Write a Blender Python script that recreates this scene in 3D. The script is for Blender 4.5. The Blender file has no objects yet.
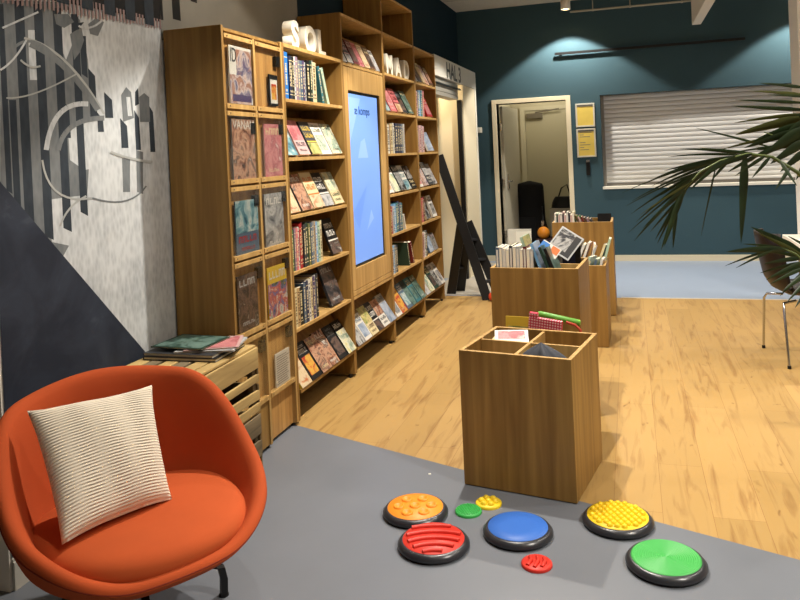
import bpy, bmesh, math, random
from mathutils import Vector, Matrix, Euler
random.seed(11)
S = bpy.context.scene
COLL = S.collection
PI = math.pi

# ------------------------------------------------------------------ camera (measured from the photograph)
F_PX, PPX, PPY = 745.03, 400.0, 160.5
CAM = Vector((1.829, -3.15, 1.49))
ROT = Matrix(((0.9549877, 0.0410423, 0.2937926), (0.2931420, 0.0211951, -0.9558339), (-0.0454566, 0.9989326, 0.0082099)))
cd = bpy.data.cameras.new('camera'); cam = bpy.data.objects.new('camera', cd); COLL.objects.link(cam)
cam.matrix_world = Matrix.Translation(CAM) @ ROT.to_4x4()
cd.sensor_width = 36; cd.lens = F_PX / 800 * 36; cd.shift_x = 0; cd.shift_y = (PPY - 300) / 800
cd.clip_start = .05; cd.clip_end = 60
S.camera = cam

def at(ax, val, u, v):
    """Point of the place seen at photo pixel (u, v) that lies on the plane ax = val."""
    r = ROT @ Vector(((u - PPX) / F_PX, -(v - PPY) / F_PX, -1))
    k = 'xyz'.index(ax)
    return CAM + r * ((val - CAM[k]) / r[k])

# ------------------------------------------------------------------ materials
def lin(c):
    return tuple((x / 255 / 12.92) if x / 255 <= .04045 else ((x / 255 + .055) / 1.055) ** 2.4 for x in c[:3]) + (1,)
MATS = {}
def mat(name, c, rough=.6, metal=0, spec=.3, emit=0, bump=None, var=None):
    if name in MATS: return MATS[name]
    m = bpy.data.materials.new(name); m.use_nodes = True
    nt = m.node_tree; b = nt.nodes['Principled BSDF']
    b.inputs['Base Color'].default_value = lin(c); b.inputs['Roughness'].default_value = rough
    b.inputs['Metallic'].default_value = metal; b.inputs['Specular IOR Level'].default_value = spec
    if emit:
        b.inputs['Emission Color'].default_value = lin(c); b.inputs['Emission Strength'].default_value = emit
    tc = nt.nodes.new('ShaderNodeTexCoord')
    if var:                                   # (scale, amount): soft colour variation
        n = nt.nodes.new('ShaderNodeTexNoise'); n.inputs['Scale'].default_value = var[0]; n.inputs['Detail'].default_value = 5
        nt.links.new(tc.outputs['Object'], n.inputs['Vector'])
        mx = nt.nodes.new('ShaderNodeMix'); mx.data_type = 'RGBA'
        k = var[1]
        mx.inputs['A'].default_value = lin([max(0, x * (1 - k)) for x in c]); mx.inputs['B'].default_value = lin([min(255, x * (1 + k)) for x in c])
        nt.links.new(n.outputs['Fac'], mx.inputs['Factor']); nt.links.new(mx.outputs['Result'], b.inputs['Base Color'])
    if bump:
        n = nt.nodes.new('ShaderNodeTexNoise'); n.inputs['Scale'].default_value = bump[0]; n.inputs['Detail'].default_value = 3
        nt.links.new(tc.outputs['Object'], n.inputs['Vector'])
        bp = nt.nodes.new('ShaderNodeBump'); bp.inputs['Strength'].default_value = bump[1]; bp.inputs['Distance'].default_value = .002
        nt.links.new(n.outputs['Fac'], bp.inputs['Height']); nt.links.new(bp.outputs['Normal'], b.inputs['Normal'])
    MATS[name] = m
    return m

def ramp(nt, stops, interp='LINEAR'):
    r = nt.nodes.new('ShaderNodeValToRGB'); cr = r.color_ramp; cr.interpolation = interp
    while len(cr.elements) < len(stops): cr.elements.new(.5)
    for e, (p, c) in zip(cr.elements, stops):
        e.position = p; e.color = lin(c)
    return r

def wood(name, dark, light, scale=(26, 26, 1.3), rough=.5):
    if name in MATS: return MATS[name]
    m = bpy.data.materials.new(name); m.use_nodes = True
    nt = m.node_tree; b = nt.nodes['Principled BSDF']
    b.inputs['Roughness'].default_value = rough; b.inputs['Specular IOR Level'].default_value = .3
    tc = nt.nodes.new('ShaderNodeTexCoord'); mp = nt.nodes.new('ShaderNodeMapping'); mp.inputs['Scale'].default_value = scale
    nt.links.new(tc.outputs['Object'], mp.inputs['Vector'])
    n = nt.nodes.new('ShaderNodeTexNoise'); n.inputs['Scale'].default_value = 1; n.inputs['Detail'].default_value = 6; n.inputs['Distortion'].default_value = .4
    nt.links.new(mp.outputs['Vector'], n.inputs['Vector'])
    r = ramp(nt, [(.3, dark), (.52, [(a + c) / 2 for a, c in zip(dark, light)]), (.72, light)])
    nt.links.new(n.outputs['Fac'], r.inputs['Fac']); nt.links.new(r.outputs['Color'], b.inputs['Base Color'])
    bp = nt.nodes.new('ShaderNodeBump'); bp.inputs['Strength'].default_value = .12; bp.inputs['Distance'].default_value = .001
    nt.links.new(n.outputs['Fac'], bp.inputs['Height']); nt.links.new(bp.outputs['Normal'], b.inputs['Normal'])
    MATS[name] = m
    return m

def picture(name, cols, scale=14, stretch=(1, 1, 1)):
    """Printed picture: irregular fields of a few ink colours."""
    name = 'print_' + name
    if name in MATS: return MATS[name]
    m = bpy.data.materials.new(name); m.use_nodes = True
    nt = m.node_tree; b = nt.nodes['Principled BSDF']; b.inputs['Roughness'].default_value = .35; b.inputs['Specular IOR Level'].default_value = .35
    tc = nt.nodes.new('ShaderNodeTexCoord'); mp = nt.nodes.new('ShaderNodeMapping'); mp.inputs['Scale'].default_value = stretch
    oi = nt.nodes.new('ShaderNodeObjectInfo'); va = nt.nodes.new('ShaderNodeVectorMath'); va.operation = 'SCALE'
    nt.links.new(oi.outputs['Location'], va.inputs[0]); va.inputs['Scale'].default_value = 3.7
    ad = nt.nodes.new('ShaderNodeVectorMath'); ad.operation = 'ADD'
    nt.links.new(tc.outputs['Object'], mp.inputs['Vector']); nt.links.new(mp.outputs['Vector'], ad.inputs[0]); nt.links.new(va.outputs['Vector'], ad.inputs[1])
    n = nt.nodes.new('ShaderNodeTexNoise'); n.inputs['Scale'].default_value = scale; n.inputs['Detail'].default_value = 7; n.inputs['Roughness'].default_value = .62; n.inputs['Distortion'].default_value = 1.1
    nt.links.new(ad.outputs['Vector'], n.inputs['Vector'])
    k = len(cols)
    r = ramp(nt, [(.34 + .36 * i / max(1, k - 1), c) for i, c in enumerate(cols)])
    nt.links.new(n.outputs['Fac'], r.inputs['Fac']); nt.links.new(r.outputs['Color'], b.inputs['Base Color'])
    MATS[name] = m
    return m

OAK = wood('oak_veneer', (120, 88, 42), (154, 119, 62))
OAKD = wood('oak_edge', (158, 124, 70), (190, 154, 96))
WHITE = mat('white_paint', (232, 228, 214), .5)
CREAM = mat('cream_paint', (228, 216, 186), .55)
BLACK = mat('black_plastic', (16, 16, 17), .4)
BLACKM = mat('black_metal', (14, 14, 15), .45, spec=.4)
PAGES = mat('paper_pages', (226, 216, 192), .8)
CHROME = mat('chrome_steel', (190, 190, 190), .22, metal=1)
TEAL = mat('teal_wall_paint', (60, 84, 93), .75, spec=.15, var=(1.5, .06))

# ------------------------------------------------------------------ mesh builder
class MB:
    def __init__(s): s.v = []; s.f = []; s.m = []; s.sm = []
    def add(s, vs, fs, m=0, smooth=False):
        o = len(s.v); s.v += [tuple(v) for v in vs]
        for f in fs: s.f.append([o + i for i in f]); s.m.append(m); s.sm.append(smooth)
        return s
    def box(s, x0, x1, y0, y1, z0, z1, m=0, M=None):
        vs = [Vector((x, y, z)) for z in (z0, z1) for y in (y0, y1) for x in (x0, x1)]
        if M: vs = [M @ v for v in vs]
        return s.add(vs, [(0, 2, 3, 1), (4, 5, 7, 6), (0, 1, 5, 4), (2, 6, 7, 3), (0, 4, 6, 2), (1, 3, 7, 5)], m)
    def hexa(s, p, m=0):          # p: four bottom then four top corners, counter-clockwise
        return s.add(p, [(3, 2, 1, 0), (4, 5, 6, 7), (0, 1, 5, 4), (1, 2, 6, 5), (2, 3, 7, 6), (3, 0, 4, 7)], m)
    def poly(s, pts, m=0): return s.add(pts, [tuple(range(len(pts)))], m)
    def prism(s, pts, d, m=0):    # extrude a polygon by vector d
        n = len(pts); d = Vector(d); a = [Vector(p) for p in pts]; b = [p + d for p in a]
        return s.add(a + b, [tuple(reversed(range(n))), tuple(range(n, 2 * n))] + [(i, (i + 1) % n, n + (i + 1) % n, n + i) for i in range(n)], m)
    def tube(s, path, r, seg=10, m=0, caps=True):
        path = [Vector(p) for p in path]; n = len(path); rs = r if isinstance(r, (list, tuple)) else [r] * n
        rings = []; up = Vector((0, 0, 1))
        for i, p in enumerate(path):
            t = (path[min(i + 1, n - 1)] - path[max(i - 1, 0)]).normalized()
            a = t.cross(up)
            if a.length < 1e-3: a = t.cross(Vector((1, 0, 0)))
            a.normalize(); b = t.cross(a)
            rings.append([p + (a * math.cos(2 * PI * k / seg) + b * math.sin(2 * PI * k / seg)) * rs[i] for k in range(seg)])
        vs = [v for q in rings for v in q]
        fs = [(i * seg + k, i * seg + (k + 1) % seg, (i + 1) * seg + (k + 1) % seg, (i + 1) * seg + k) for i in range(n - 1) for k in range(seg)]
        s.add(vs, fs, m, True)
        if caps: s.add(rings[0], [tuple(range(seg))], m); s.add(rings[-1], [tuple(reversed(range(seg)))], m)
        return s
    def lathe(s, prof, c=(0, 0, 0), seg=48, m=0, smooth=True):
        c = Vector(c); vs = []; n = len(prof)
        for r, z in prof: vs += [c + Vector((r * math.cos(2 * PI * k / seg), r * math.sin(2 * PI * k / seg), z)) for k in range(seg)]
        fs = [(i * seg + k, i * seg + (k + 1) % seg, (i + 1) * seg + (k + 1) % seg, (i + 1) * seg + k) for i in range(n - 1) for k in range(seg)]
        s.add(vs, fs, m, smooth)
        if prof[0][0] > 1e-6: s.add(vs[:seg], [tuple(reversed(range(seg)))], m)
        if prof[-1][0] > 1e-6: s.add(vs[-seg:], [tuple(range(seg))], m)
        return s
    def sphere(s, c, r, m=0, seg=24, squash=1):
        return s.lathe([(r * math.sin(PI * i / 12), -r * squash * math.cos(PI * i / 12)) for i in range(13)], c, seg, m)
    def grid(s, fn, nu, nv, m=0, closed_u=False):
        vs = [fn(i / (nu if closed_u else nu - 1), j / (nv - 1)) for j in range(nv) for i in range(nu)]
        fs = []
        for j in range(nv - 1):
            for i in range(nu if closed_u else nu - 1):
                a = j * nu + i; b = j * nu + (i + 1) % nu
                fs.append((a, b, b + nu, a + nu))
        return s.add(vs, fs, m, True)
    def build(s, name, mats, parent=None, bevel=0, M=None, sub=0, weld=False):
        me = bpy.data.meshes.new(name); me.from_pydata(s.v, [], s.f)
        for m in (mats if isinstance(mats, (list, tuple)) else [mats]): me.materials.append(m)
        me.polygons.foreach_set('material_index', s.m); me.polygons.foreach_set('use_smooth', s.sm)
        if weld:
            bm = bmesh.new(); bm.from_mesh(me); bmesh.ops.remove_doubles(bm, verts=bm.verts, dist=1e-5); bmesh.ops.recalc_face_normals(bm, faces=bm.faces); bm.to_mesh(me); bm.free()
        me.update()
        o = bpy.data.objects.new(name, me); COLL.objects.link(o)
        if parent: o.parent = parent
        if M: o.matrix_local = M
        if bevel:
            b = o.modifiers.new('bevel', 'BEVEL'); b.width = bevel; b.segments = 2; b.limit_method = 'ANGLE'; b.harden_normals = False
        if sub:
            q = o.modifiers.new('subsurf', 'SUBSURF'); q.levels = sub; q.render_levels = sub
        return o

def tag(o, label, cat, group=None, kind=None):
    o['label'] = label; o['category'] = cat
    if group: o['group'] = group
    if kind: o['kind'] = kind
    return o
def thing(name, label, cat, group=None, M=None):
    o = bpy.data.objects.new(name, None); COLL.objects.link(o); o.empty_display_size = .1
    if M: o.matrix_world = M
    return tag(o, label, cat, group)
def struct(o, label=None):
    o['kind'] = 'structure'
    if label: o['label'] = label; o['category'] = 'room'
    return o
def T(x, y, z): return Matrix.Translation((x, y, z))
def RZ(a): return Matrix.Rotation(a, 4, 'Z')
def RX(a): return Matrix.Rotation(a, 4, 'X')
def RY(a): return Matrix.Rotation(a, 4, 'Y')
FACE_X = Matrix(((0, 0, 1, 0), (1, 0, 0, 0), (0, 1, 0, 0), (0, 0, 0, 1)))     # text plane turned to face +x
FACE_NY = Matrix(((1, 0, 0, 0), (0, 0, -1, 0), (0, 1, 0, 0), (0, 0, 0, 1)))   # text plane turned to face -y
FACE_UP = Matrix.Identity(4)

def text_mesh(name, body, M, size, extrude, m, parent=None, sx=1, offset=0, align='LEFT', bev=0):
    c = bpy.data.curves.new(name, 'FONT'); c.body = body; c.size = size; c.extrude = extrude; c.offset = offset; c.align_x = align; c.bevel_depth = bev
    t = bpy.data.objects.new(name + '_tmp', c); COLL.objects.link(t)
    dg = bpy.context.evaluated_depsgraph_get(); me = bpy.data.meshes.new_from_object(t.evaluated_get(dg))
    bpy.data.objects.remove(t); bpy.data.curves.remove(c)
    me.materials.clear(); me.materials.append(m); me.name = name
    me.transform(Matrix.Diagonal((sx, 1, 1, 1)))
    o = bpy.data.objects.new(name, me); COLL.objects.link(o)
    if parent: o.parent = parent
    o.matrix_local = M
    return o

# ================================================================== THE SETTING
XW = -.33                       # left wall
DY = 6.767                      # back wall
HC = 3.379                      # ceiling
YB = 4.37                       # edge between wood and blue floor

def floor_wood_mat():
    m = bpy.data.materials.new('plank_floor'); m.use_nodes = True; nt = m.node_tree; b = nt.nodes['Principled BSDF']
    L = nt.links.new
    b.inputs['Roughness'].default_value = .42; b.inputs['Specular IOR Level'].default_value = .3
    tc = nt.nodes.new('ShaderNodeTexCoord')
    mp = nt.nodes.new('ShaderNodeMapping'); mp.inputs['Rotation'].default_value = (0, 0, PI / 2)
    L(tc.outputs['Object'], mp.inputs['Vector'])
    br = nt.nodes.new('ShaderNodeTexBrick'); br.offset = .37; br.inputs['Scale'].default_value = 1
    br.inputs['Brick Width'].default_value = 1.3; br.inputs['Row Height'].default_value = .19; br.inputs['Mortar Size'].default_value = .0012
    br.inputs['Color1'].default_value = lin((164, 132, 78)); br.inputs['Color2'].default_value = lin((178, 144, 88)); br.inputs['Mortar'].default_value = lin((146, 108, 62))
    L(mp.outputs['Vector'], br.inputs['Vector'])
    mp2 = nt.nodes.new('ShaderNodeMapping'); mp2.inputs['Scale'].default_value = (16, 1.6, 1); L(tc.outputs['Object'], mp2.inputs['Vector'])
    n = nt.nodes.new('ShaderNodeTexNoise'); n.inputs['Scale'].default_value = 1.3; n.inputs['Detail'].default_value = 7; n.inputs['Distortion'].default_value = 1.1
    L(mp2.outputs['Vector'], n.inputs['Vector'])
    r = ramp(nt, [(.30, (176, 140, 100)), (.48, (255, 255, 255)), (.75, (255, 250, 236))])
    L(n.outputs['Fac'], r.inputs['Fac'])
    mx = nt.nodes.new('ShaderNodeMix'); mx.data_type = 'RGBA'; mx.blend_type = 'MULTIPLY'; mx.inputs['Factor'].default_value = .5
    L(br.outputs['Color'], mx.inputs['A']); L(r.outputs['Color'], mx.inputs['B'])
    mp3 = nt.nodes.new('ShaderNodeMapping'); mp3.inputs['Scale'].default_value = (9, 3.6, 1); L(tc.outputs['Object'], mp3.inputs['Vector'])
    vo = nt.nodes.new('ShaderNodeTexNoise'); vo.inputs['Scale'].default_value = 2.1; vo.inputs['Detail'].default_value = 2; vo.inputs['Distortion'].default_value = .5; L(mp3.outputs['Vector'], vo.inputs['Vector'])
    r2 = ramp(nt, [(.23, (140, 100, 60)), (.31, (255, 255, 255))]); L(vo.outputs['Fac'], r2.inputs['Fac'])
    mx2 = nt.nodes.new('ShaderNodeMix'); mx2.data_type = 'RGBA'; mx2.blend_type = 'MULTIPLY'; mx2.inputs['Factor'].default_value = .55
    L(mx.outputs['Result'], mx2.inputs['A']); L(r2.outputs['Color'], mx2.inputs['B'])
    L(mx2.outputs['Result'], b.inputs['Base Color'])
    return m
FLOORW = floor_wood_mat()
GREY = mat('grey_linoleum', (108, 112, 119), .38, spec=.35, var=(2.2, .07))
BLUE = mat('blue_linoleum', (148, 162, 182), .4, spec=.35, var=(2, .03))
# boundary between grey and wood: straight line through these two points
B0, B1 = Vector((.036, .621)), Vector((2.345, -.261)); BS = (B1.y - B0.y) / (B1.x - B0.x)
def by(x): return B0.y + BS * (x - B0.x)
def slab(name, pts, m):
    g = MB(); g.prism([(x, y, -.05) for x, y in pts], (0, 0, .05)); return struct(g.build(name, m))
slab('floor_grey', [(-1.6, -4.2), (7, -4.2), (7, by(7)), (-1.6, by(-1.6))], GREY)
slab('floor_wood', [(-1.6, by(-1.6)), (7, by(7)), (7, YB), (-1.6, YB)], FLOORW)
slab('floor_blue', [(-1.6, YB), (7, YB), (7, 9.4), (-1.6, 9.4)], BLUE)
g = MB(); g.box(1.7, 7, YB - .015, YB + .015, .0, .004)
struct(g.build('trim_1', mat('threshold_strip', (214, 206, 190), .4, metal=.3)))

# left wall with its printed mural: the print lies in the wall's own mesh as flat shapes
def mural_mat(name, a, b_, sc=60, str_=.5):
    m = bpy.data.materials.new(name); m.use_nodes = True; nt = m.node_tree; b = nt.nodes['Principled BSDF']; b.inputs['Roughness'].default_value = .7; b.inputs['Specular IOR Level'].default_value = .2
    tc = nt.nodes.new('ShaderNodeTexCoord'); mp = nt.nodes.new('ShaderNodeMapping'); mp.inputs['Scale'].default_value = (1, 1, .38)
    nt.links.new(tc.outputs['Object'], mp.inputs['Vector'])
    w = nt.nodes.new('ShaderNodeTexVoronoi'); w.inputs['Scale'].default_value = sc; nt.links.new(mp.outputs['Vector'], w.inputs['Vector'])
    n = nt.nodes.new('ShaderNodeTexNoise'); n.inputs['Scale'].default_value = 5; n.inputs['Detail'].default_value = 4; nt.links.new(tc.outputs['Object'], n.inputs['Vector'])
    ma = nt.nodes.new('ShaderNodeMath'); ma.operation = 'MULTIPLY_ADD'; ma.inputs[1].default_value = str_; nt.links.new(w.outputs['Distance'], ma.inputs[0]); nt.links.new(n.outputs['Fac'], ma.inputs[2])
    r = ramp(nt, [(.35, a), (.95, b_)]); nt.links.new(ma.outputs['Value'], r.inputs['Fac']); nt.links.new(r.outputs['Color'], b.inputs['Base Color'])
    return m
def dark_mat():
    m = bpy.data.materials.new('mural_navy'); m.use_nodes = True; nt = m.node_tree; b = nt.nodes['Principled BSDF']; b.inputs['Roughness'].default_value = .6; b.inputs['Specular IOR Level'].default_value = .2
    tc = nt.nodes.new('ShaderNodeTexCoord'); n = nt.nodes.new('ShaderNodeTexNoise'); n.inputs['Scale'].default_value = 3; n.inputs['Detail'].default_value = 7; n.inputs['Roughness'].default_value = .62; n.inputs['Distortion'].default_value = 1
    nt.links.new(tc.outputs['Object'], n.inputs['Vector']); r = ramp(nt, [(.4, (40, 45, 56)), (.62, (52, 58, 70)), (.78, (86, 92, 102))])
    nt.links.new(n.outputs['Fac'], r.inputs['Fac']); nt.links.new(r.outputs['Color'], b.inputs['Base Color']); return m
WALLM = [mural_mat('mural_pale', (160, 165, 168), (202, 206, 207)), mural_mat('mural_grey', (96, 101, 104), (128, 132, 133), 60, .3),
         mural_mat('mural_stripe_dark', (40, 47, 55), (58, 66, 74), 50, .3), dark_mat(), mat('mural_black', (17, 18, 20), .7, var=(6, .3)),
         mural_mat('mural_white', (150, 153, 151), (176, 178, 174), 40, .3), mural_mat('mural_midgrey', (92, 98, 101), (124, 128, 130), 60, .3),
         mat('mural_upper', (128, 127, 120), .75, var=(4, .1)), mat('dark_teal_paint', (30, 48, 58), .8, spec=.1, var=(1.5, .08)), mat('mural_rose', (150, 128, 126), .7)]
def wall_left():
    g = MB()
    g.box(XW - .12, XW, -1.05, 4.13, 0, HC + .02, 0)
    lay = [0]
    def W(u, v, d=0): p = at('x', XW, u, v); return (XW + .00015 * lay[0], p.y, p.z)
    def px(pts, m): lay[0] += .12; g.poly([W(u, v) for u, v in reversed(pts)], m)
    def yz(pts, m): lay[0] += .12; g.poly([(XW + .00015 * lay[0], y, z) for y, z in reversed(pts)], m)
    # grey field behind the stripes
    px([(0, 0), (64, 2), (80, 20), (88, 60), (92, 120), (86, 215), (60, 262), (0, 200)], 1)
    # pale windows inside it
    px([(60, 10), (75, 10), (74, 40), (66, 60), (58, 40)], 0); px([(28, 30), (36, 30), (40, 80), (30, 80)], 0)
    px([(68, 130), (90, 118), (110, 128), (112, 165), (84, 170), (70, 160)], 0)
    px([(46, 200), (52, 242), (90, 250), (86, 195)], 0)
    # vertical dark stripes of the print
    for u0, w, v0, v1 in [(-3, 6, 4, 190), (14, 9.5, 1, 236), (33, 9, 4, 236), (52, 8.5, 8, 228), (70, 7.5, 14, 212), (4, 7, 100, 205), (78, 6, 36, 74)]:
        sl = .05
        px([(u0 + sl * v0, v0), (u0 + w + sl * v0, v0), (u0 + w + sl * v1, v1 + 4), (u0 + sl * v1, v1)], 2)
    for u0, v0, w, h in [(88, 68, 7, 52), (104, 92, 8, 26), (120, 118, 7, 30), (134, 110, 5, 40), (148, 104, 5, 48), (62, 100, 7, 38), (97, 112, 6, 20)]:
        px([(u0, v0), (u0 + w, v0 + 8), (u0 + w + h * .05, v0 + h), (u0 + h * .05, v0 + h)], 2)
    # building shapes
    px([(121, 95), (126, 87), (131, 92), (134, 118), (123, 122)], 6); px([(135, 92), (138, 88), (139, 104), (135, 106)], 2)
    px([(139, 97), (144, 93), (149, 97), (150, 122), (140, 122)], 6); px([(126, 97), (130, 97), (132, 116), (128, 116)], 0)
    px([(122, 158), (130, 158), (130, 192), (123, 192)], 6); px([(136, 150), (143, 152), (143, 194), (137, 192)], 6)
    px([(70, 34), (80, 28), (84, 40), (80, 52), (74, 60)], 6); px([(54, 14), (68, 14), (74, 22), (64, 28), (56, 24)], 6); px([(72, 24), (84, 22), (78, 30)], 2)
    px([(88, 24), (96, 18), (104, 22), (98, 36), (90, 34)], 6)
    # white curved sweeps
    def arc(pts, w, m=5):
        for i in range(len(pts) - 1):
            (a, b), (c, d) = pts[i], pts[i + 1]; L = math.hypot(c - a, d - b) or 1; nx, ny = -(d - b) / L * w / 2, (c - a) / L * w / 2
            px([(a + nx, b + ny), (c + nx, d + ny), (c - nx, d - ny), (a - nx, b - ny)], m)
    def bez(p0, p1, p2, n=9): return [((1 - t) ** 2 * p0[0] + 2 * t * (1 - t) * p1[0] + t * t * p2[0], (1 - t) ** 2 * p0[1] + 2 * t * (1 - t) * p1[1] + t * t * p2[1]) for t in [i / n for i in range(n + 1)]]
    arc(bez((24, 38), (66, 46), (104, 114)), 2.4); arc(bez((30, 44), (66, 58), (98, 110)), 6, 1); arc(bez((10, 52), (30, 26), (60, 62)), 3, 1)
    arc(bez((46, 150), (52, 100), (88, 104)), 5, 0); arc(bez((58, 150), (64, 118), (104, 118)), 5, 1)
    arc(bez((42, 160), (48, 206), (92, 198)), 2); arc(bez((92, 198), (130, 210), (146, 186)), 1.6, 6); arc(bez((60, 226), (66, 206), (86, 196)), 2)
    arc(bez((6, 98), (30, 100), (76, 74)), 1.6); arc(bez((2, 28), (20, 20), (38, 12)), 2, 0); arc(bez((0, 70), (14, 62), (26, 40)), 2, 0); arc(bez((110, 152), (130, 160), (152, 162)), 2.4)
    arc(bez((20, 60), (30, 70), (40, 66)), 2); arc(bez((78, 26), (90, 32), (102, 20)), 2, 0)
    # navy triangle in the low corner
    lay[0] += 1
    p0, p1 = at('x', XW, 4, 187), at('x', XW, 145, 352)
    s = (p1.z - p0.z) / (p1.y - p0.y)
    yz([(-1.05, p0.z + s * (-1.05 - p0.y)), (p0.y - s * 0, p0.z), (p0.y + (0.12 - p0.z) / s, .12), (-1.05, .12)], 3)
    # black band above the level of the bookcase top, with its fringe
    lay[0] += 1
    yz([(-1.05, 2.15), (-1.05, HC), (0.0, HC), (0.0, 2.19)], 4)
    for i in range(46):
        y = -1.04 + i * .0228; yz([(y, 2.105 + .05 * (y + 1) / 1.05 + random.uniform(-.01, .01)), (y, 2.2), (y + .012, 2.2), (y + .012, 2.11 + .05 * (y + 1) / 1.05)], 9)
    for i in range(7):
        y = -.98 + i * .142; yz([(y, 2.16), (y, HC), (y + .07, HC), (y + .07, 2.16)], 2)
    yz([(0.0, 2.1), (0.0, HC), (4.13, HC), (4.13, 2.1)], 7)
    for y0, w, z0 in [(.0, .02, 2.2), (.10, .07, 2.22), (.27, .06, 2.34), (.40, .05, 2.45), (.62, .03, 2.5)]: yz([(y0 + .0, z0), (y0 - .03, HC), (y0 + w - .03, HC), (y0 + w, z0)], 4)
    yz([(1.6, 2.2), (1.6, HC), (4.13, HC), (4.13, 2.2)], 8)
    return struct(g.build('wall_left', WALLM))
wall_left()
g = MB(); g.box(XW, XW + .012, -1.05, -.51, 0, .1); g.box(XW, XW + .006, -1.05, -.51, .1, .112)
struct(g.build('baseboard_left', mat('baseboard_white', (200, 196, 184), .5)))
# white wall end left of the mural, and the wall over and beyond the hall opening
g = MB(); g.box(-1.6, XW - .001, -1.06, -.93, 0, HC); struct(g.build('wall_near', mat('pale_wall', (240, 234, 222), .7)))
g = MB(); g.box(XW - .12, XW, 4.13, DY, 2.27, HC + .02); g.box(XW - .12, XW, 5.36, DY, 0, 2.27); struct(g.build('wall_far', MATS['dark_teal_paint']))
g = MB(); g.box(XW - .002, -.01, 5.42, 6.17, 0, 2.268, 0); g.box(-.01, 0, 5.42, 6.11, 0, 2.268, 0); g.box(-.012, .006, 6.11, 6.19, 0, 2.268, 1); struct(g.build('trim_2', [CREAM, WHITE]))
# pale boards and a door seen through the hall opening
g = MB()
for i in range(18): g.box(-.98, -.95, 4.1, 7.2, i * .13, i * .13 + .126)
struct(g.build('wall_passage', wood('pine_boards', (196, 158, 92), (226, 190, 122), (2, 3, 30))))
YJ = at('x', -.92, 448, 150).y
g = MB(); g.box(-.95, -.92, YJ, 8.2, 0, 2.27); struct(g.build('door_3', mat('cream_leaf', (236, 222, 184), .5)))
g = MB(); g.box(-.06, -.012, 5.34, 5.40, 0, 2.09); struct(g.build('trim_3', BLACKM))

# back wall with a doorway and a recess for the roller shutter
DX0, DX1, DH = .16, 1.07, 2.10          # clear opening of the door
SX0, SX1, SZ0, SZ1 = 1.502, 4.3, .945, 2.134
g = MB()
for b in [(-.45, DX0, 0, HC + .02), (DX0, DX1, DH, HC + .02), (DX1, SX0, 0, HC + .02), (SX0, SX1, 0, SZ0), (SX0, SX1, SZ1, HC + .02), (SX1, 7, 0, HC + .02)]:
    g.box(b[0], b[1], DY, DY + .21, b[2], b[3])
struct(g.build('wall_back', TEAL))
g = MB(); g.box(1.14, 7, DY - .014, DY, 0, .075); g.box(-.1, .09, DY - .014, DY, 0, .075)
struct(g.build('baseboard_back', CREAM))
# door frame and leaf
dr = thing('door_1', 'open doorway with cream frame in the teal back wall', 'door'); dr['kind'] = 'structure'
g = MB()
g.box(.10, DX0, DY - .02, DY + .22, 0, 2.157); g.box(DX1, 1.13, DY - .02, DY + .22, 0, 2.157); g.box(DX0, DX1, DY - .02, DY + .22, DH, 2.157)
g.build('door_frame', CREAM, dr, .003)
g = MB(); g.box(0, .04, 0, .86, .01, 2.08); g.build('door_leaf', mat('greyish_leaf', (196, 190, 170), .5), dr, M=T(.165, DY + .22, 0) @ RZ(-.10))
g = MB()
for z in (.3, 1.0, 1.75): g.box(.155, .20, DY + .14, DY + .22, z, z + .09)
g.build('hinge', CHROME, dr)
g = MB(); g.box(.2, .235, DY + .3, DY + .38, .95, 1.15); g.tube([(.215, DY + .36, 1.05), (.26, DY + .36, 1.05), (.26, DY + .48, 1.05)], .009, 8); g.build('door_handle', CHROME, dr)
# store room behind
RM = mat('store_wall', (196, 188, 162), .7)
g = MB()
g.box(-.5, 1.9, 9.0, 9.1, 0, 2.7); g.box(-.5, .02, DY + .22, 9.0, 0, 2.7); g.box(1.6, 1.7, DY + .22, 9.0, 0, 2.7); g.box(-.5, 1.9, DY + .22, 9.1, 2.65, 2.75)
struct(g.build('wall_store', RM))
dr2 = thing('door_2', 'grey beige closed door with closer inside the store room', 'door'); dr2['kind'] = 'structure'
g = MB(); g.box(  .17, .25, 8.94, 9.0, 0, 2.16); g.box(1.2, 1.28, 8.94, 9.0, 0, 2.16); g.box(.25, 1.2, 8.94, 9.0, 2.1, 2.16); g.build('door_frame', mat('store_frame', (206, 198, 172), .5), dr2)
g = MB(); g.box(.255, 1.195, 8.955, 8.985, .01, 2.095); g.build('door_leaf', mat('store_leaf', (186, 178, 150), .5), dr2)
g = MB(); g.box(.28, .53, 8.89, 8.955, 1.97, 2.05, 0); g.tube([(.42, 8.9, 2.06), (.80, 8.88, 2.10)], .012, 8, 0); g.build('door_closer', mat('closer_grey', (120, 112, 96), .4, metal=.3), dr2)

# roller shutter
sh = thing('window_1', 'large beige roller shutter closed in the teal back wall', 'shutter'); sh['kind'] = 'structure'
g = MB(); n = 20; sy = DY + .15
for i in range(n):
    z0 = SZ0 + .03 + i * (SZ1 - SZ0 - .03) / n; z1 = SZ0 + .03 + (i + 1) * (SZ1 - SZ0 - .03) / n; h = z1 - z0
    P = [(0, z0), (-.006, z0 + .12 * h), (-.0095, z0 + .45 * h), (-.006, z0 + .8 * h), (0, z0 + .94 * h), (.002, z1)]
    for a, b in zip(P, P[1:]): g.add([(SX0 + .03, sy + a[0], a[1]), (SX1 - .03, sy + a[0], a[1]), (SX1 - .03, sy + b[0], b[1]), (SX0 + .03, sy + b[0], b[1])], [(0, 1, 2, 3)], 0, True)
g.box(SX0, SX1, sy + .02, sy + .05, SZ0, SZ1)
g.build('curtain', mat('shutter_slats', (214, 214, 212), .5, spec=.3), sh)
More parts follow.
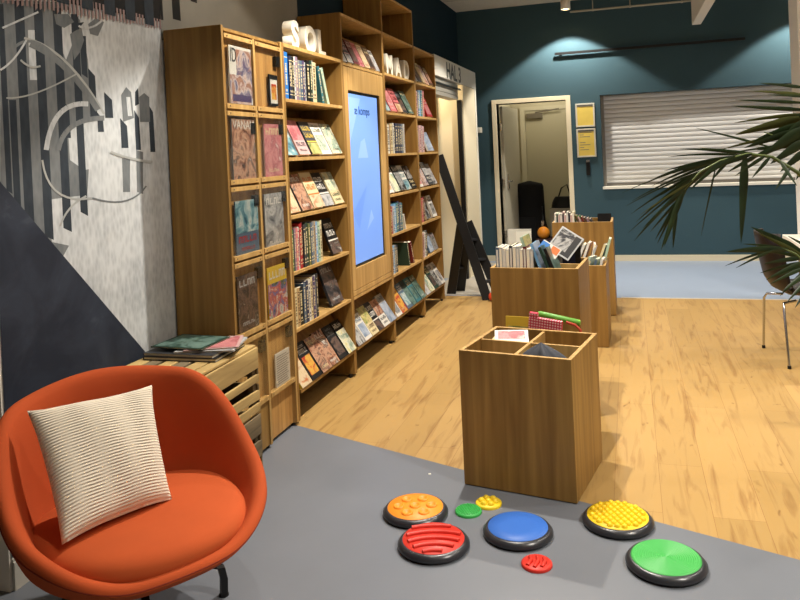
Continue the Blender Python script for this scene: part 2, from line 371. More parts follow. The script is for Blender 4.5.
g = MB(); g.box(SX0, SX0 + .04, sy - .03, sy + .02, SZ0, SZ1); g.box(SX1 - .04, SX1, sy - .03, sy + .02, SZ0, SZ1); g.build('guide_rail', mat('rail_grey', (150, 145, 136), .4), sh)
g = MB(); g.box(SX0 + .04, SX1 - .04, sy - .03, sy + .01, SZ0 + .012, SZ0 + .05); g.build('bottom_bar', mat('bar_grey', (110, 106, 100), .4), sh)
g = MB(); g.box(SX0 - .01, SX1 + .01, DY - .025, sy + .03, SZ0 - .022, SZ0 + .012); g.build('sill', WHITE, sh, .003)
# ceiling with beam, pipe
g = MB(); g.box(-1.6, 7, -4.2, DY + .2, HC, HC + .1)
struct(g.build('ceiling', mat('ceiling_board', (205, 196, 180), .85, bump=(300, .5), var=(30, .06))))
g = MB(); 
for y in (-1.2, 0, 1.2, 2.4, 3.6, 4.8, 6.0): g.box(-.33, 7, y - .003, y + .003, HC - .002, HC)
struct(g.build('trim_4', mat('ceiling_joint', (150, 142, 126), .8)))
a, b = at('y', 5.6, 692, 25), at('y', 5.6, 703, 25)
g = MB(); g.box(a.x + .0, a.x + .09, 3.6, 5.6, a.z, HC); struct(g.build('beam', mat('beam_white', (214, 208, 196), .6)))
a, b = at('y', 6.25, 570, 12), at('y', 6.25, 688, 1)
pipe = thing('ceiling_pipe', 'thin pale pipe running along the ceiling beside the downlight', 'pipe')
g = MB(); g.tube([a, b, b + (b - a) * 1.2], .012, 10); g.build('tube', mat('pipe_paint', (170, 164, 148), .5), pipe)
g = MB()
for t in (.2, .52, .95): p = a.lerp(b, t); g.tube([p, (p.x, p.y, HC)], .006, 8); g.sphere(p, .018, seg=12)
g.build('hanger', mat('pipe_paint', (170, 164, 148), .5), pipe)
# column at the right edge
g = MB(); g.box(3.262, 3.66, 4.0, 4.36, 0, HC); struct(g.build('column', mat('column_paint', (232, 230, 224), .7, var=(3, .04)), None, .004))
# outer walls
g = MB(); g.box(7, 7.1, -4.2, DY + .2, 0, HC); struct(g.build('wall_right', mat('far_wall_paint', (190, 186, 176), .8)))
g = MB(); g.box(-1.7, 7.1, -4.3, -4.2, 0, HC); struct(g.build('wall_rear', MATS['far_wall_paint']))
g = MB(); g.box(-1.7, -1.6, -4.2, 9.2, 0, HC); struct(g.build('wall_side', MATS['far_wall_paint']))

# hall sign over the opening, roller housing under it
sg = thing('hall_sign', 'pale grey fascia sign reading HAL 3 above the side opening', 'sign')
g = MB(); g.box(XW + .002, 0, 4.135, 6.23, 2.275, 2.485); g.build('fascia', mat('sign_grey', (205, 202, 192), .5), sg, .003)
text_mesh('lettering', 'HAL 3', T(.0005, 4.63, 2.287) @ FACE_X, .245, .001, BLACK, sg, sx=1.12, offset=.004)
rh = thing('roller_housing', 'grey slatted roller housing under the hall sign', 'shutter')
g = MB()
for i in range(4): g.box(-.14 + .012 * (i % 2), -.03, 4.14, 5.3, 2.09 + i * .045, 2.13 + i * .045)
g.build('slats', mat('housing_grey', (150, 146, 136), .45), rh)
g = MB(); g.box(-.025, -.005, 4.14, 5.35, 2.2, 2.215); g.build('guide', BLACKM, rh)
# entrance mat
g = MB(); g.box(-.25, 1.0, YB + .03, 6.6, 0, .006)
mt = g.build('entrance_mat', mat('mat_base', (178, 174, 164), .6)); tag(mt, 'pale ribbed entrance mat on the floor beyond the step ladder', 'mat')
gg = MB(); 
for i in range(40): gg.box(-.25, 1.0, YB + .04 + i * .055, YB + .052 + i * .055, .006, .009)
gg.build('rib', mat('mat_rib', (206, 200, 188), .5, metal=.2), mt)

# ================================================================== BOOKS
C = dict(white=(226, 222, 212), cream=(222, 206, 160), tan=(190, 158, 110), black=(22, 21, 22), navy=(34, 44, 78), blue=(42, 118, 196), skyblue=(120, 170, 214), teal=(52, 112, 122),
         red=(176, 38, 40), pink=(214, 118, 120), rose=(206, 168, 164), orange=(222, 118, 52), yellow=(226, 190, 62), green=(70, 120, 70), olive=(110, 112, 66), grey=(134, 136, 138),
         palegrey=(184, 186, 186), charcoal=(52, 54, 58), brown=(92, 62, 42), purple=(84, 66, 104), mauve=(150, 126, 140), darkgreen=(34, 62, 50), darkred=(104, 26, 30), slate=(84, 104, 124), mint=(176, 204, 180))
NAME = dict(skyblue='sky blue', palegrey='pale grey', darkgreen='dark green', darkred='dark red', slate='slate blue')
C = {k: tuple(x * .9 for x in v) for k, v in C.items()}
def cname(c): return NAME.get(c, c)
def cmat(c): return mat('cover_' + c, C[c], .45, spec=.35)
ORD = ['first', 'second', 'third', 'fourth', 'fifth', 'sixth', 'seventh', 'eighth', 'ninth', 'tenth', 'eleventh', 'twelfth', 'thirteenth', 'fourteenth', 'fifteenth']
PICS = {
 'portrait': [(40, 32, 30), (150, 96, 72), (214, 168, 136), (96, 62, 50), (232, 226, 214)], 'dark': [(20, 20, 24), (52, 50, 54), (120, 96, 84), (26, 26, 30), (196, 186, 174)],
 'sea': [(40, 90, 110), (120, 170, 180), (214, 220, 212), (30, 50, 70)], 'meadow': [(96, 120, 60), (190, 186, 110), (224, 206, 140), (120, 96, 60)],
 'sand': [(220, 190, 140), (234, 214, 176), (206, 150, 110), (196, 120, 90)], 'grey': [(90, 90, 94), (160, 160, 160), (210, 208, 204), (50, 50, 54)],
 'fire': [(222, 110, 50), (236, 190, 80), (196, 60, 44), (120, 40, 36)], 'comic': [(70, 120, 70), (226, 222, 214), (214, 90, 54), (120, 128, 180), (60, 90, 56), (210, 170, 90)],
 'rose': [(206, 110, 116), (222, 150, 150), (176, 80, 90), (232, 214, 206)], 'lemon': [(226, 214, 120), (236, 232, 206), (120, 150, 130), (250, 246, 232)], 'ink': [(16, 16, 20), (40, 40, 44), (190, 188, 184), (30, 30, 34), (120, 120, 122)],
 'forest': [(30, 50, 44), (60, 92, 82), (120, 150, 140), (24, 32, 34)], 'skin': [(196, 150, 122), (166, 112, 92), (226, 206, 196), (92, 90, 130), (210, 160, 140)], 'bluegrey': [(120, 138, 160), (170, 184, 204), (206, 214, 226)]}
PICS = {k: [tuple(x * .86 for x in c) for c in v] for k, v in PICS.items()}
def pmat(n): return picture(n, PICS[n], 11)
def book(M, w, h, t, cover, label, group, front=None, spine=None, pages=True, name='book', cat='book'):
    """Local axes: x over the cover's width (spine at -x), y through the thickness (front at -y), z up."""
    g = MB(); ms = [cmat(cover)]; k = .0022 if t > .012 else .001
    g.box(-w / 2, w / 2, -t / 2, -t / 2 + k, 0, h); g.box(-w / 2, w / 2, t / 2 - k, t / 2, 0, h); g.box(-w / 2, -w / 2 + k * 1.4, -t / 2 + k, t / 2 - k, 0, h)
    def mi(m):
        if m not in ms: ms.append(m)
        return ms.index(m)
    for (u0, v0, u1, v1, m) in (front or []):
        e = .0005 + .00015 * len(g.f) / 6
        x0, x1 = -w / 2 + u0 * w, -w / 2 + u1 * w
        g.poly([(x0, -t / 2 - e, v0 * h), (x1, -t / 2 - e, v0 * h), (x1, -t / 2 - e, v1 * h), (x0, -t / 2 - e, v1 * h)], mi(m))
    for (u0, v0, u1, v1, m) in (spine or []):
        y0, y1 = t / 2 - u0 * t, t / 2 - u1 * t; e = .0005
        g.poly([(-w / 2 - e, y0, v0 * h), (-w / 2 - e, y1, v0 * h), (-w / 2 - e, y1, v1 * h), (-w / 2 - e, y0, v1 * h)], mi(m))
    o = g.build(name, ms); tag(o, label, cat, group); o.matrix_world = M
    if pages:
        p = MB(); p.box(-w / 2 + k * 1.4, w / 2 - .003, -t / 2 + k, t / 2 - k, .003, h - .003); p.build('pages', PAGES, o)
    return o
LW = cmat('white'); LD = cmat('charcoal')
def bars(u0, u1, v0, v1, m, n=5):
    """Letter-like blocks for a title too small to read."""
    r = []; w = (u1 - u0) / n
    for i in range(n):
        a = u0 + i * w
        q = random.randrange(4); r += [(a, v0, a + w * .22, v1, m)]
        if q != 1: r += [(a + w * .58, v0, a + w * .8, v1 - (v1 - v0) * (.5 if q == 2 else 0), m)]
        z = [v1, v0 + (v1 - v0) * .22, v0 + (v1 - v0) * .6, v1][q]; r += [(a + w * .2, z - (v1 - v0) * .2, a + w * .8, z, m)]
    return r
def design(kind, pic, ink):
    P = pmat(pic); I = cmat(ink)
    if kind == 0: return [(0, 0, 1, .7, P)] + bars(.08, .92, .78, .92, I)
    if kind == 1: return [(0, 0, 1, 1, P)] + bars(.1, .9, .8, .92, I, 4) + bars(.2, .8, .1, .16, I, 6)
    if kind == 2: return [(0, .42, 1, 1, P)] + bars(.1, .9, .24, .36, I, 5) + bars(.2, .8, .1, .16, I, 7)
    if kind == 3: return [(.1, .12, .9, .62, P)] + bars(.1, .9, .7, .82, I, 6) + bars(.2, .8, .86, .92, I, 7)
    return [(0, 0, 1, .34, P), (0, .36, 1, .4, I)] + bars(.1, .9, .5, .66, I, 5) + bars(.1, .9, .72, .86, I, 5)
def spine_art(t, ink):
    I = cmat(ink); r = [(.1, .88, .9, .9, I), (.1, .1, .9, .12, I)]
    z = .3
    while z < .8:
        d = random.uniform(.03, .07); r.append((.3, z, .7, z + d, I)); z += d + random.choice([.012, .012, .04])
    r.append((.3, .16, .7, .21, I))
    return r
INKS = {'white': 'charcoal', 'cream': 'brown', 'yellow': 'black', 'palegrey': 'navy', 'mint': 'darkgreen', 'rose': 'darkred', 'skyblue': 'white', 'tan': 'brown'}
ALLB = []
def upright_row(y, z, items, shelf, group, lean=0, hmul=1, start=0):
    """Spines to the room, one beside the other along +y; items: (colour, thickness, height)."""
    for i, (c, t, h) in enumerate(items):
        h *= hmul; w = h * random.uniform(.66, .76)
        x = -.010 - w / 2 - random.uniform(0, .008)
        M = T(x, y + t / 2, z) @ RX(0) @ RZ(PI)
        book(M, w, h, t * .96, c, f'{cname(c)} spine, {ORD[start + i]} from left, {shelf}', group, spine=spine_art(t, INKS.get(c, 'cream')))
        y += t + .0006
    return y
def leaning(y, z, c, t, h, ang, label, group, front=None):
    w = h * .7
    M = T(-.015 - w / 2, y, z) @ RX(ang) @ RZ(PI) @ T(0, t / 2 if ang > 0 else -t / 2, 0)
    return book(M, w, h, t, c, label, group, spine=spine_art(t, 'cream'))
def display_row(ys, z, items, shelf, group, tilt=25, x=-.03, step=None, turn=0):
    """Covers to the room, leaning back on the sloped board; items: (cover, picture, layout, ink, width, height)."""
    for i, (c, pic, k, ink, w, h) in enumerate(items):
        t = .016 + .004 * (i % 3)
        M = T(x - .004, ys[i], z + .006) @ RZ(PI / 2) @ RX(-math.radians(tilt)) @ T(0, -t / 2 - .002, 0)
        book(M, w, h, t, c, f'{cname(c)} faced-out book, {ORD[i]} from left, {shelf}', group, front=design(k, pic, ink))

# ================================================================== BOOKCASES
Y = [0, .3175, .6499, 1.568, 2.466, 3.374, 4.137]
DEP = -.318
def bookcase(name, y0, y1, H, shelves, slopes, label, top=True):
    u = thing(name, label, 'bookcase', M=T(0, y0, 0)); W = y1 - y0 - .002; t = .022
    for a in (0, W - t):
        g = MB(); g.box(DEP, 0, a, a + t, .018, H, 0); g.build('side_panel', [OAK], u, .0015)
    g = MB(); g.box(DEP, DEP + .008, t, W - t, .03, H - .02); g.build('back_panel', OAK, u)
    g = MB(); g.box(DEP, -.0005, t, W - t, H - t, H); g.build('top_panel', OAKD, u, .0015)
    for z in shelves:
        g = MB(); g.box(DEP + .008, -.002, t, W - t, z - .02, z); g.build('shelf', OAKD, u, .0015)
    for z, a, L in slopes:
        ca, sa = math.cos(a), math.sin(a)
        g = MB()
        p = [(-.03, z), (-.03 - L * sa, z + L * ca), (-.042 - L * sa, z + L * ca - .004), (-.045, z - .0)]
        g.prism([(q[0], t, q[1]) for q in p], (0, W - 2 * t, 0)); g.build('display_board', OAK, u)
    for a in (.02, W - .04):
        for x in (-.03, DEP + .03):
            g = MB(); g.lathe([(.014, 0), (.014, .018)], (x, a + .01, 0), 12); g.build('foot', BLACK, u)
    return u
ZS = [2.147, 1.835, 1.5, 1.17, .853, .53]
def low_rack(u, W):      # the slanted rack at the bottom
    g = MB(); t = .022
    g.prism([(q[0], t, q[1]) for q in [(0, .18), (-.205, .5), (-.222, .5), (-.018, .172)]], (0, W - 2 * t, 0)); 
    g.box(-.004, .012, t, W - t, .17, .19); g.build('slanted_rack', OAK, u)
TILT0 = math.radians(25)
U2 = bookcase('bookcase', Y[2], Y[3], 2.147, [1.835, 1.5, 1.17, .853, .53], [(1.5, TILT0, .27), (1.17, TILT0, .27)], 'low oak bookcase with white SOL letters on top, beside the magazine rack'); low_rack(U2, Y[3] - Y[2])
U3 = bookcase('screen_cabinet', Y[3], Y[4], 2.47, [2.135, .53], [(2.135, TILT0, .25)], 'tall oak cabinet with a blue screen between two bookcases'); low_rack(U3, Y[4] - Y[3])
U4 = bookcase('bookcase', Y[4], Y[5], 2.786, [2.47, 2.147, 1.835, 1.5, 1.17, .853, .53], [(1.835, TILT0, .25), (1.17, TILT0, .25)], 'tallest oak bookcase, holding the white MAD letters'); low_rack(U4, Y[5] - Y[4])
U5 = bookcase('bookcase', Y[5], Y[6], 2.47, [2.147, 1.835, 1.5, 1.17, .853, .53], [(2.147, TILT0, .25), (1.17, TILT0, .25)], 'farthest oak bookcase at the end of the row by the step ladder'); low_rack(U5, Y[6] - Y[5])
# screen door panel of U3
W3 = Y[4] - Y[3]
g = MB()
s0, s1, z0, z1 = .095, W3 - .125, .716, 1.95
g.box(-.03, -.002, .024, s0, .57, 2.11); g.box(-.03, -.002, s1, W3 - .026, .57, 2.11); g.box(-.03, -.002, s0, s1, .57, z0); g.box(-.03, -.002, s0, s1, z1, 2.11)
g.build('screen_surround', OAKD, U3, .002)
g = MB(); g.box(-.06, -.016, s0 + .001, s1 - .001, z0 + .001, z1 - .001); SC = g.build('screen', BLACK, U3)
SB = mat('screen_blue', (106, 144, 218), .3, emit=.62)
SB2 = mat('screen_pale_blue', (124, 158, 224), .3, emit=.66); SB3 = mat('screen_mid_blue', (98, 136, 212), .3, emit=.62)
g = MB(); e = -.0155; a0, a1 = s0 + .02, s1 - .035
g.poly([(e, a0, z0 + .02), (e, a1, z0 + .02), (e, a1, z1 - .02), (e, a0, z1 - .02)])
def spoly(pts, m, d): g.poly([(e + d, a0 + (a1 - a0) * u, z0 + .02 + (z1 - z0 - .04) * v) for u, v in pts], m)
spoly([(.25, .62), (.6, .62), (.5, .74), (.36, .72)], 1, .0004); spoly([(0, .3), (.5, .45), (.2, .2)], 2, .0004); spoly([(.45, .18), (.7, .24), (.62, .3)], 1, .0006); spoly([(0, .98), (.4, .98), (0, .7)], 1, .0004)
d = g.build('display', [SB, SB2, SB3], SC); d['label'] = 'lit blue display'
text_mesh('lettering', 'æ komps', T(e + .001, s0 + .14, 1.79) @ FACE_X, .085, .0004, mat('screen_text', (30, 70, 130), .5), SC, sx=1.05, offset=.001)
d.parent = SC
g = MB(); g.box(-.02, -.001, .024, W3 - .026, .535, .566); g.build('drawer_rail', OAKD, U3, .002)

# magazine rack (tower)
mr = thing('magazine_rack', 'oak magazine rack with clear doors at the near end of the bookcases', 'rack')
g = MB(); g.box(DEP, 0, 0, .02, .018, 2.147); g.build('side_panel', OAK, mr, .002)
g = MB(); g.box(DEP, 0, .311, .331, .018, 2.12); g.build('side_panel', OAKD, mr, .002)
g = MB(); g.box(DEP, 0, .628, .648, .018, 2.147); g.build('side_panel', OAKD, mr, .002)
g = MB(); g.box(DEP, -.01, .02, .628, 2.125, 2.14); g.build('top_panel', OAK, mr)
g = MB(); g.box(-.04, -.026, .02, .311, .02, 2.12); g.box(-.04, -.026, .331, .628, .02, 2.12); g.build('back_panel', wood('oak_inner', (150, 108, 58), (204, 158, 92)), mr)
ACR = bpy.data.materials.new('clear_acrylic'); ACR.use_nodes = True
nt = ACR.node_tree; nt.nodes.remove(nt.nodes['Principled BSDF'])
tr = nt.nodes.new('ShaderNodeBsdfTransparent'); tr.inputs['Color'].default_value = (.94, .94, .93, 1); gl = nt.nodes.new('ShaderNodeBsdfGlossy'); gl.inputs['Roughness'].default_value = .12
mx = nt.nodes.new('ShaderNodeMixShader'); mx.inputs['Fac'].default_value = .07; nt.links.new(tr.outputs[0], mx.inputs[1]); nt.links.new(gl.outputs[0], mx.inputs[2]); nt.links.new(mx.outputs[0], nt.nodes['Material Output'].inputs['Surface'])
ROWS = [2.12, 1.745, 1.375, 1.005, .625, .25]
for ci, (a, b) in enumerate([(.02, .311), (.331, .628)]):
    for ri in range(5):
        zt, zb = ROWS[ri], ROWS[ri + 1]
        g = MB(); g.box(-.026, .001, a + .004, b - .004, zt - .03, zt - .008); g.build('top_strip', OAKD, mr, .001)
        g = MB(); g.box(-.026, .002, a + .004, b - .004, zb + .004, zb + .028); g.build('ledge', OAKD, mr, .001)
        g = MB(); g.box(-.0035, -.001, a + .008, b - .008, zb + .028, zt - .03); g.build('clear_pane', ACR, mr)
        g = MB()
        for yy in (a + .03, b - .03): g.lathe([(.004, 0), (.004, .004)], (0, 0, 0), 10)
        g = MB(); 
        for yy in (a + .03, b - .03):
            for zz in (zt - .019, zb + .016): g.box(.001, .004, yy - .003, yy + .003, zz - .003, zz + .003)
        g.build('screw', CHROME, mr)
        if ri > 0 or ci == 1:
            g = MB(); g.box(-.024, -.004, b - .05, b - .006, zt - .115, zt - .06); g.build('notch_shade', BLACK, mr)  # solid black block stands in for the shade inside a finger cut-out
g = MB(); g.box(-.03, -.008, .02, .311, .02, .25); g.box(-.06, -.04, .331, .628, .02, .25); g.build('kick_panel', OAK, mr)
for yy in (.012, .32, .64):
    g = MB(); g.lathe([(.014, 0), (.014, .018)], (-.03, yy, 0), 12); g.build('foot', BLACK, mr)
MAGS = [(.188, 2.062, .222, .285, 'white', 'skin', 1, 'charcoal', 'upper left', 'white magazine with a pale portrait, topmost in the left column of the rack', 'ID'),
        (.186, 1.70, .225, .30, 'grey', 'portrait', 1, 'white', '', 'grey portrait magazine, second from the top in the left column of the rack', 'VANAM'),
        (.184, 1.297, .228, .275, 'slate', 'sea', 2, 'red', '', 'magazine with a red title over a dark seascape, third down the left column', ''),
        (.155, .93, .20, .275, 'charcoal', 'dark', 1, 'palegrey', '', 'dark brown magazine, lowest in the left column above the wooden crate', ''),
        (.545, 1.955, .10, .17, 'black', 'lemon', 3, 'red', '', 'small booklet in a black frame, top of the right column of the rack', ''),
        (.507, 1.685, .205, .285, 'rose', 'rose', 1, 'cream', '', 'pink magazine with a figure, second from the top in the right column', ''),
        (.482, 1.313, .22, .30, 'grey', 'grey', 1, 'white', '', 'grey magazine with a dressed figure, third down the right column', ''),
        (.482, .922, .225, .29, 'yellow', 'comic', 0, 'white', '', 'colourful comic magazine, fourth down the right column of the rack', ''),
        (.50, .455, .17, .20, 'white', 'grey', 0, 'grey', '', 'white printed leaflet in the lowest right compartment of the rack', '')]
for (yc, zt, w, h, c, pic, k, ink, _, lb, word) in MAGS:
    M = T(-.0125, yc, zt - h) @ RZ(PI / 2)
    fr = design(k, pic, ink)
    if word: fr = [(0, 0, 1, 1, pmat(pic))] if word != 'ID' else [(0, 0, 1, 1, cmat('white')), (.3, .12, 1, .95, pmat(pic)), (0, 0, .95, .5, pmat('skin')), (.1, .04, .95, .16, cmat('purple'))]
    if yc > .49 and h == .20: fr = [(.06, .9 - i * .06, .06 + random.uniform(.7, .88), .92 - i * .06, cmat('grey')) for i in range(13)]
    if c == 'black': fr = [(.1, .08, .9, .84, cmat('white')), (.2, .2, .8, .7, pmat('fire'))]
    o = book(M, w, h, .007, c, lb, 'magazines in the rack' if 'magazine' in lb else None, front=fr, name='magazine' if 'magazine' in lb else 'leaflet', cat='magazine' if 'magazine' in lb else 'leaflet')
    if word: text_mesh('title', word, T(-w / 2 + .008, -.0055, h * (.72 if word == 'ID' else .84)) @ FACE_NY, .1 if word == 'ID' else .062, .0003, LD if word == 'ID' else LW, o, sx=.62 if word == 'ID' else 1.0)

# ---- books, shelf by shelf
g2 = 'books in the bookcase beside the magazine rack'
sh_ = 'top shelf under the SOL letters'
y = upright_row(.69, 1.835, [('blue', .012, .24), ('blue', .05, .268), ('navy', .022, .25), ('charcoal', .03, .252), ('black', .024, .25), ('white', .02, .254), ('mauve', .034, .256), ('grey', .03, .24), ('slate', .034, .24), ('purple', .026, .243), ('palegrey', .018, .236), ('black', .05, .25), ('darkgreen', .034, .254), ('white', .016, .256), ('cream', .055, .25)], sh_, g2)
leaning(y + .115, 1.835, 'teal', .03, .245, .28, 'dark teal book leaning against the upright row under the SOL letters', g2)
leaning(y + .20, 1.835, 'mint', .035, .25, .40, 'pale green book leaning at the end of the row under the SOL letters', g2)
def spread(y0, y1, n): return [y0 + (y1 - y0) * (i + .5) / n for i in range(n)]
display_row(spread(.68, 1.54, 5), 1.5, [('black', 'sea', 0, 'white', .15, .22), ('rose', 'rose', 2, 'charcoal', .155, .23), ('charcoal', 'meadow', 4, 'yellow', .15, .225), ('white', 'lemon', 3, 'olive', .16, .225), ('white', 'lemon', 1, 'black', .165, .22)], 'second shelf beside the magazine rack', g2)
display_row(spread(.68, 1.54, 5), 1.17, [('rose', 'sand', 1, 'red', .15, .22), ('charcoal', 'portrait', 1, 'white', .16, .235), ('cream', 'sand', 4, 'orange', .165, .24), ('black', 'grey', 4, 'white', .155, .235), ('cream', 'lemon', 2, 'darkgreen', .16, .23)], 'third shelf beside the magazine rack', g2)
y = upright_row(.69, .853, [('green', .028, .235), ('mauve', .02, .24), ('pink', .03, .24), ('white', .022, .245), ('red', .03, .26), ('darkred', .022, .265), ('charcoal', .036, .25), ('darkgreen', .034, .255), ('olive', .03, .25), ('slate', .026, .25), ('grey', .034, .255), ('tan', .022, .255), ('skyblue', .03, .25), ('mint', .034, .245), ('cream', .03, .25)], 'fourth shelf beside the magazine rack', g2)
display_row([1.385], .853, [('black', 'dark', 4, 'white', .16, .24)], 'fourth shelf beside the magazine rack, past the spines', g2, tilt=20)
y = upright_row(.69, .53, [('cream', .034, .225), ('tan', .036, .22), ('black', .05, .22), ('slate', .034, .235), ('navy', .034, .24), ('white', .03, .245), ('cream', .03, .25), ('purple', .034, .25), ('palegrey', .022, .255), ('charcoal', .024, .26)], 'fifth shelf beside the magazine rack', g2)
display_row([1.345], .53, [('charcoal', 'dark', 1, 'palegrey', .20, .265)], 'fifth shelf beside the magazine rack, past the spines', g2, tilt=20)
def low_display(y0, y1, items, shelf, group): display_row(spread(y0, y1, len(items)), .178, items, shelf, group, tilt=32.6, x=.004)
low_display(.68, 1.54, [('yellow', 'sand', 1, 'orange', .135, .22), ('black', 'fire', 3, 'white', .14, .235), ('charcoal', 'portrait', 1, 'cream', .14, .23), ('brown', 'portrait', 1, 'white', .145, .24), ('black', 'dark', 3, 'grey', .135, .235), ('black', 'lemon', 0, 'white', .14, .235)], 'slanted bottom rack beside the magazine rack', g2)
g3 = 'books in the screen cabinet'
display_row(spread(1.60, 2.44, 7), 2.135, [('palegrey', 'grey', 2, 'white', .115, .19), ('charcoal', 'grey', 4, 'rose', .115, .2), ('darkred', 'dark', 3, 'white', .115, .2), ('white', 'rose', 1, 'red', .118, .2), ('cream', 'sand', 1, 'brown', .118, .195), ('brown', 'dark', 3, 'cream', .115, .19), ('white', 'grey', 0, 'charcoal', .115, .185)], 'open shelf above the blue screen', g3, tilt=24)
low_display(1.60, 2.44, [('brown', 'grey', 0, 'white', .135, .21), ('white', 'bluegrey', 3, 'slate', .14, .2), ('cream', 'meadow', 2, 'brown', .14, .225), ('black', 'dark', 4, 'white', .14, .23), ('white', 'portrait', 2, 'charcoal', .145, .22), ('palegrey', 'bluegrey', 0, 'slate', .145, .235)], 'slanted rack below the blue screen', g3)
g4 = 'books in the tallest bookcase'
display_row(spread(2.50, 3.35, 5), 1.835, [('palegrey', 'sea', 0, 'white', .15, .2), ('pink', 'rose', 2, 'white', .155, .225), ('pink', 'sand', 4, 'darkred', .15, .225), ('black', 'dark', 3, 'grey', .155, .225), ('darkgreen', 'forest', 1, 'cream', .16, .23)], 'shelf below the MAD letters', g4)
upright_row(2.51, 1.5, [('cream', .034, .235), ('white', .05, .235), ('tan', .022, .24), ('cream', .06, .245), ('white', .034, .25), ('black', .03, .235), ('navy', .07, .25), ('charcoal', .05, .25), ('navy', .05, .25), ('slate', .034, .25), ('grey', .034, .25), ('white', .022, .25)], 'second book shelf of the tallest bookcase', g4)
display_row(spread(2.50, 3.35, 5), 1.17, [('white', 'sand', 3, 'grey', .15, .22), ('white', 'lemon', 0, 'charcoal', .15, .225), ('black', 'ink', 0, 'white', .155, .235), ('white', 'sea', 4, 'teal', .155, .23), ('black', 'ink', 2, 'cream', .155, .22)], 'third book shelf of the tallest bookcase', g4)
y = upright_row(2.51, .853, [('darkred', .03, .225), ('red', .034, .22), ('palegrey', .034, .22), ('skyblue', .05, .235), ('teal', .06, .24), ('navy', .04, .25), ('slate', .05, .235), ('teal', .034, .23)], 'fourth book shelf of the tallest bookcase', g4)
leaning(y + .10, .853, 'white', .02, .14, .35, 'small white booklet leaning beside the blue books in the tallest bookcase', g4)
y = upright_row(2.51, .53, [('palegrey', .04, .215), ('skyblue', .04, .225), ('grey', .035, .225), ('charcoal', .05, .22)], 'fifth book shelf of the tallest bookcase', g4)
leaning(3.02, .53, 'darkgreen', .03, .22, .25, 'dark green book leaning alone in the tallest bookcase', g4); leaning(3.16, .53, 'darkred', .035, .225, .42, 'dark red book leaning at the open end of the fifth shelf', g4)
low_display(2.50, 3.35, [('white', 'grey', 3, 'rose', .135, .2), ('orange', 'fire', 1, 'cream', .145, .235), ('slate', 'sea', 3, 'white', .14, .23), ('darkgreen', 'forest', 0, 'black', .14, .235), ('teal', 'forest', 3, 'cream', .14, .235), ('charcoal', 'forest', 1, 'white', .14, .23)], 'slanted bottom rack of the tallest bookcase', g4)
g5 = 'books in the farthest bookcase'
display_row(spread(3.41, 4.11, 5), 2.147, [('palegrey', 'grey', 1, 'white', .13, .225), ('charcoal', 'dark', 3, 'white', .13, .22), ('cream', 'sand', 0, 'brown', .135, .22), ('rose', 'skin', 1, 'darkred', .13, .215), ('brown', 'portrait', 3, 'cream', .13, .21)], 'top shelf of the farthest bookcase', g5)
y = upright_row(3.425, 1.835, [('rose', .05, .23), ('slate', .05, .24), ('skyblue', .05, .245), ('teal', .05, .245), ('palegrey', .04, .25), ('pink', .05, .245)], 'second shelf of the farthest bookcase', g5)
display_row([3.94], 1.835, [('red', 'rose', 3, 'white', .19, .2)], 'second shelf of the farthest bookcase', g5, tilt=22)
y = upright_row(3.425, 1.5, [('mauve', .055, .245), ('rose', .06, .25), ('mauve', .05, .25), ('rose', .06, .245)], 'third shelf of the farthest bookcase', g5)
display_row([3.92], 1.5, [('white', 'bluegrey', 1, 'slate', .22, .2)], 'third shelf of the farthest bookcase', g5, tilt=22)
display_row(spread(3.41, 4.11, 4), 1.17, [('white', 'rose', 3, 'red', .16, .21), ('rose', 'skin', 1, 'darkred', .16, .235), ('charcoal', 'grey', 2, 'white', .16, .24), ('palegrey', 'grey', 1, 'charcoal', .16, .22)], 'fourth shelf of the farthest bookcase', g5)
y = upright_row(3.425, .853, [('red', .045, .225), ('pink', .04, .225), ('darkred', .06, .23)], 'fifth shelf of the farthest bookcase', g5)
display_row([3.72, 3.95], .853, [('cream', 'ink', 1, 'black', .15, .22), ('white', 'ink', 3, 'black', .15, .22)], 'fifth shelf of farthest bookcase', g5, tilt=20)
y = upright_row(3.425, .53, [('rose', .06, .225), ('white', .05, .23), ('charcoal', .06, .24)], 'sixth shelf of the farthest bookcase', g5)
display_row([3.78, 3.94], .53, [('slate', 'bluegrey', 1, 'white', .15, .2), ('palegrey', 'ink', 1, 'mauve', .14, .17)], 'sixth shelf of farthest bookcase', g5, tilt=20)
low_display(3.41, 4.11, [('palegrey', 'grey', 3, 'charcoal', .13, .2), ('cream', 'lemon', 0, 'olive', .135, .22), ('darkgreen', 'dark', 3, 'cream', .135, .235), ('white', 'ink', 0, 'black', .135, .235), ('white', 'grey', 3, 'grey', .135, .235)], 'slanted bottom rack of the farthest bookcase', g5)

# ---- big white letters on the shelves
LET = mat('letter_white', (212, 205, 188), .45, bump=(60, .25))
for ch, yy, hh, sx, lb in [('S', .875, .225, .95, 'thick white letter S standing first on the low bookcase'), ('O', 1.06, .225, .95, 'thick white letter O standing between S and L on the low bookcase'), ('L', 1.262, .225, 1.05, 'thick white letter L standing last on the low bookcase')]:
    o = text_mesh('letter', ch, T(-.07, yy, 2.1505) @ FACE_X, hh, .03, LET, None, sx=sx, offset=.008, bev=.002); tag(o, lb, 'letter', 'SOL letters')
for ch, yy, hh, sx, lb in [('M', 2.64, .235, 1.0, 'white letter M standing first on a shelf of the tallest bookcase'), ('A', 2.90, .235, 1.0, 'white letter A standing between M and D in the tallest bookcase'), ('D', 3.14, .235, .95, 'white letter D standing last on a shelf of the tallest bookcase')]:
    o = text_mesh('letter', ch, T(-.05, yy, 2.1505) @ FACE_X, hh, .018, LET, None, sx=sx, offset=.006, bev=.002); tag(o, lb, 'letter', 'MAD letters')

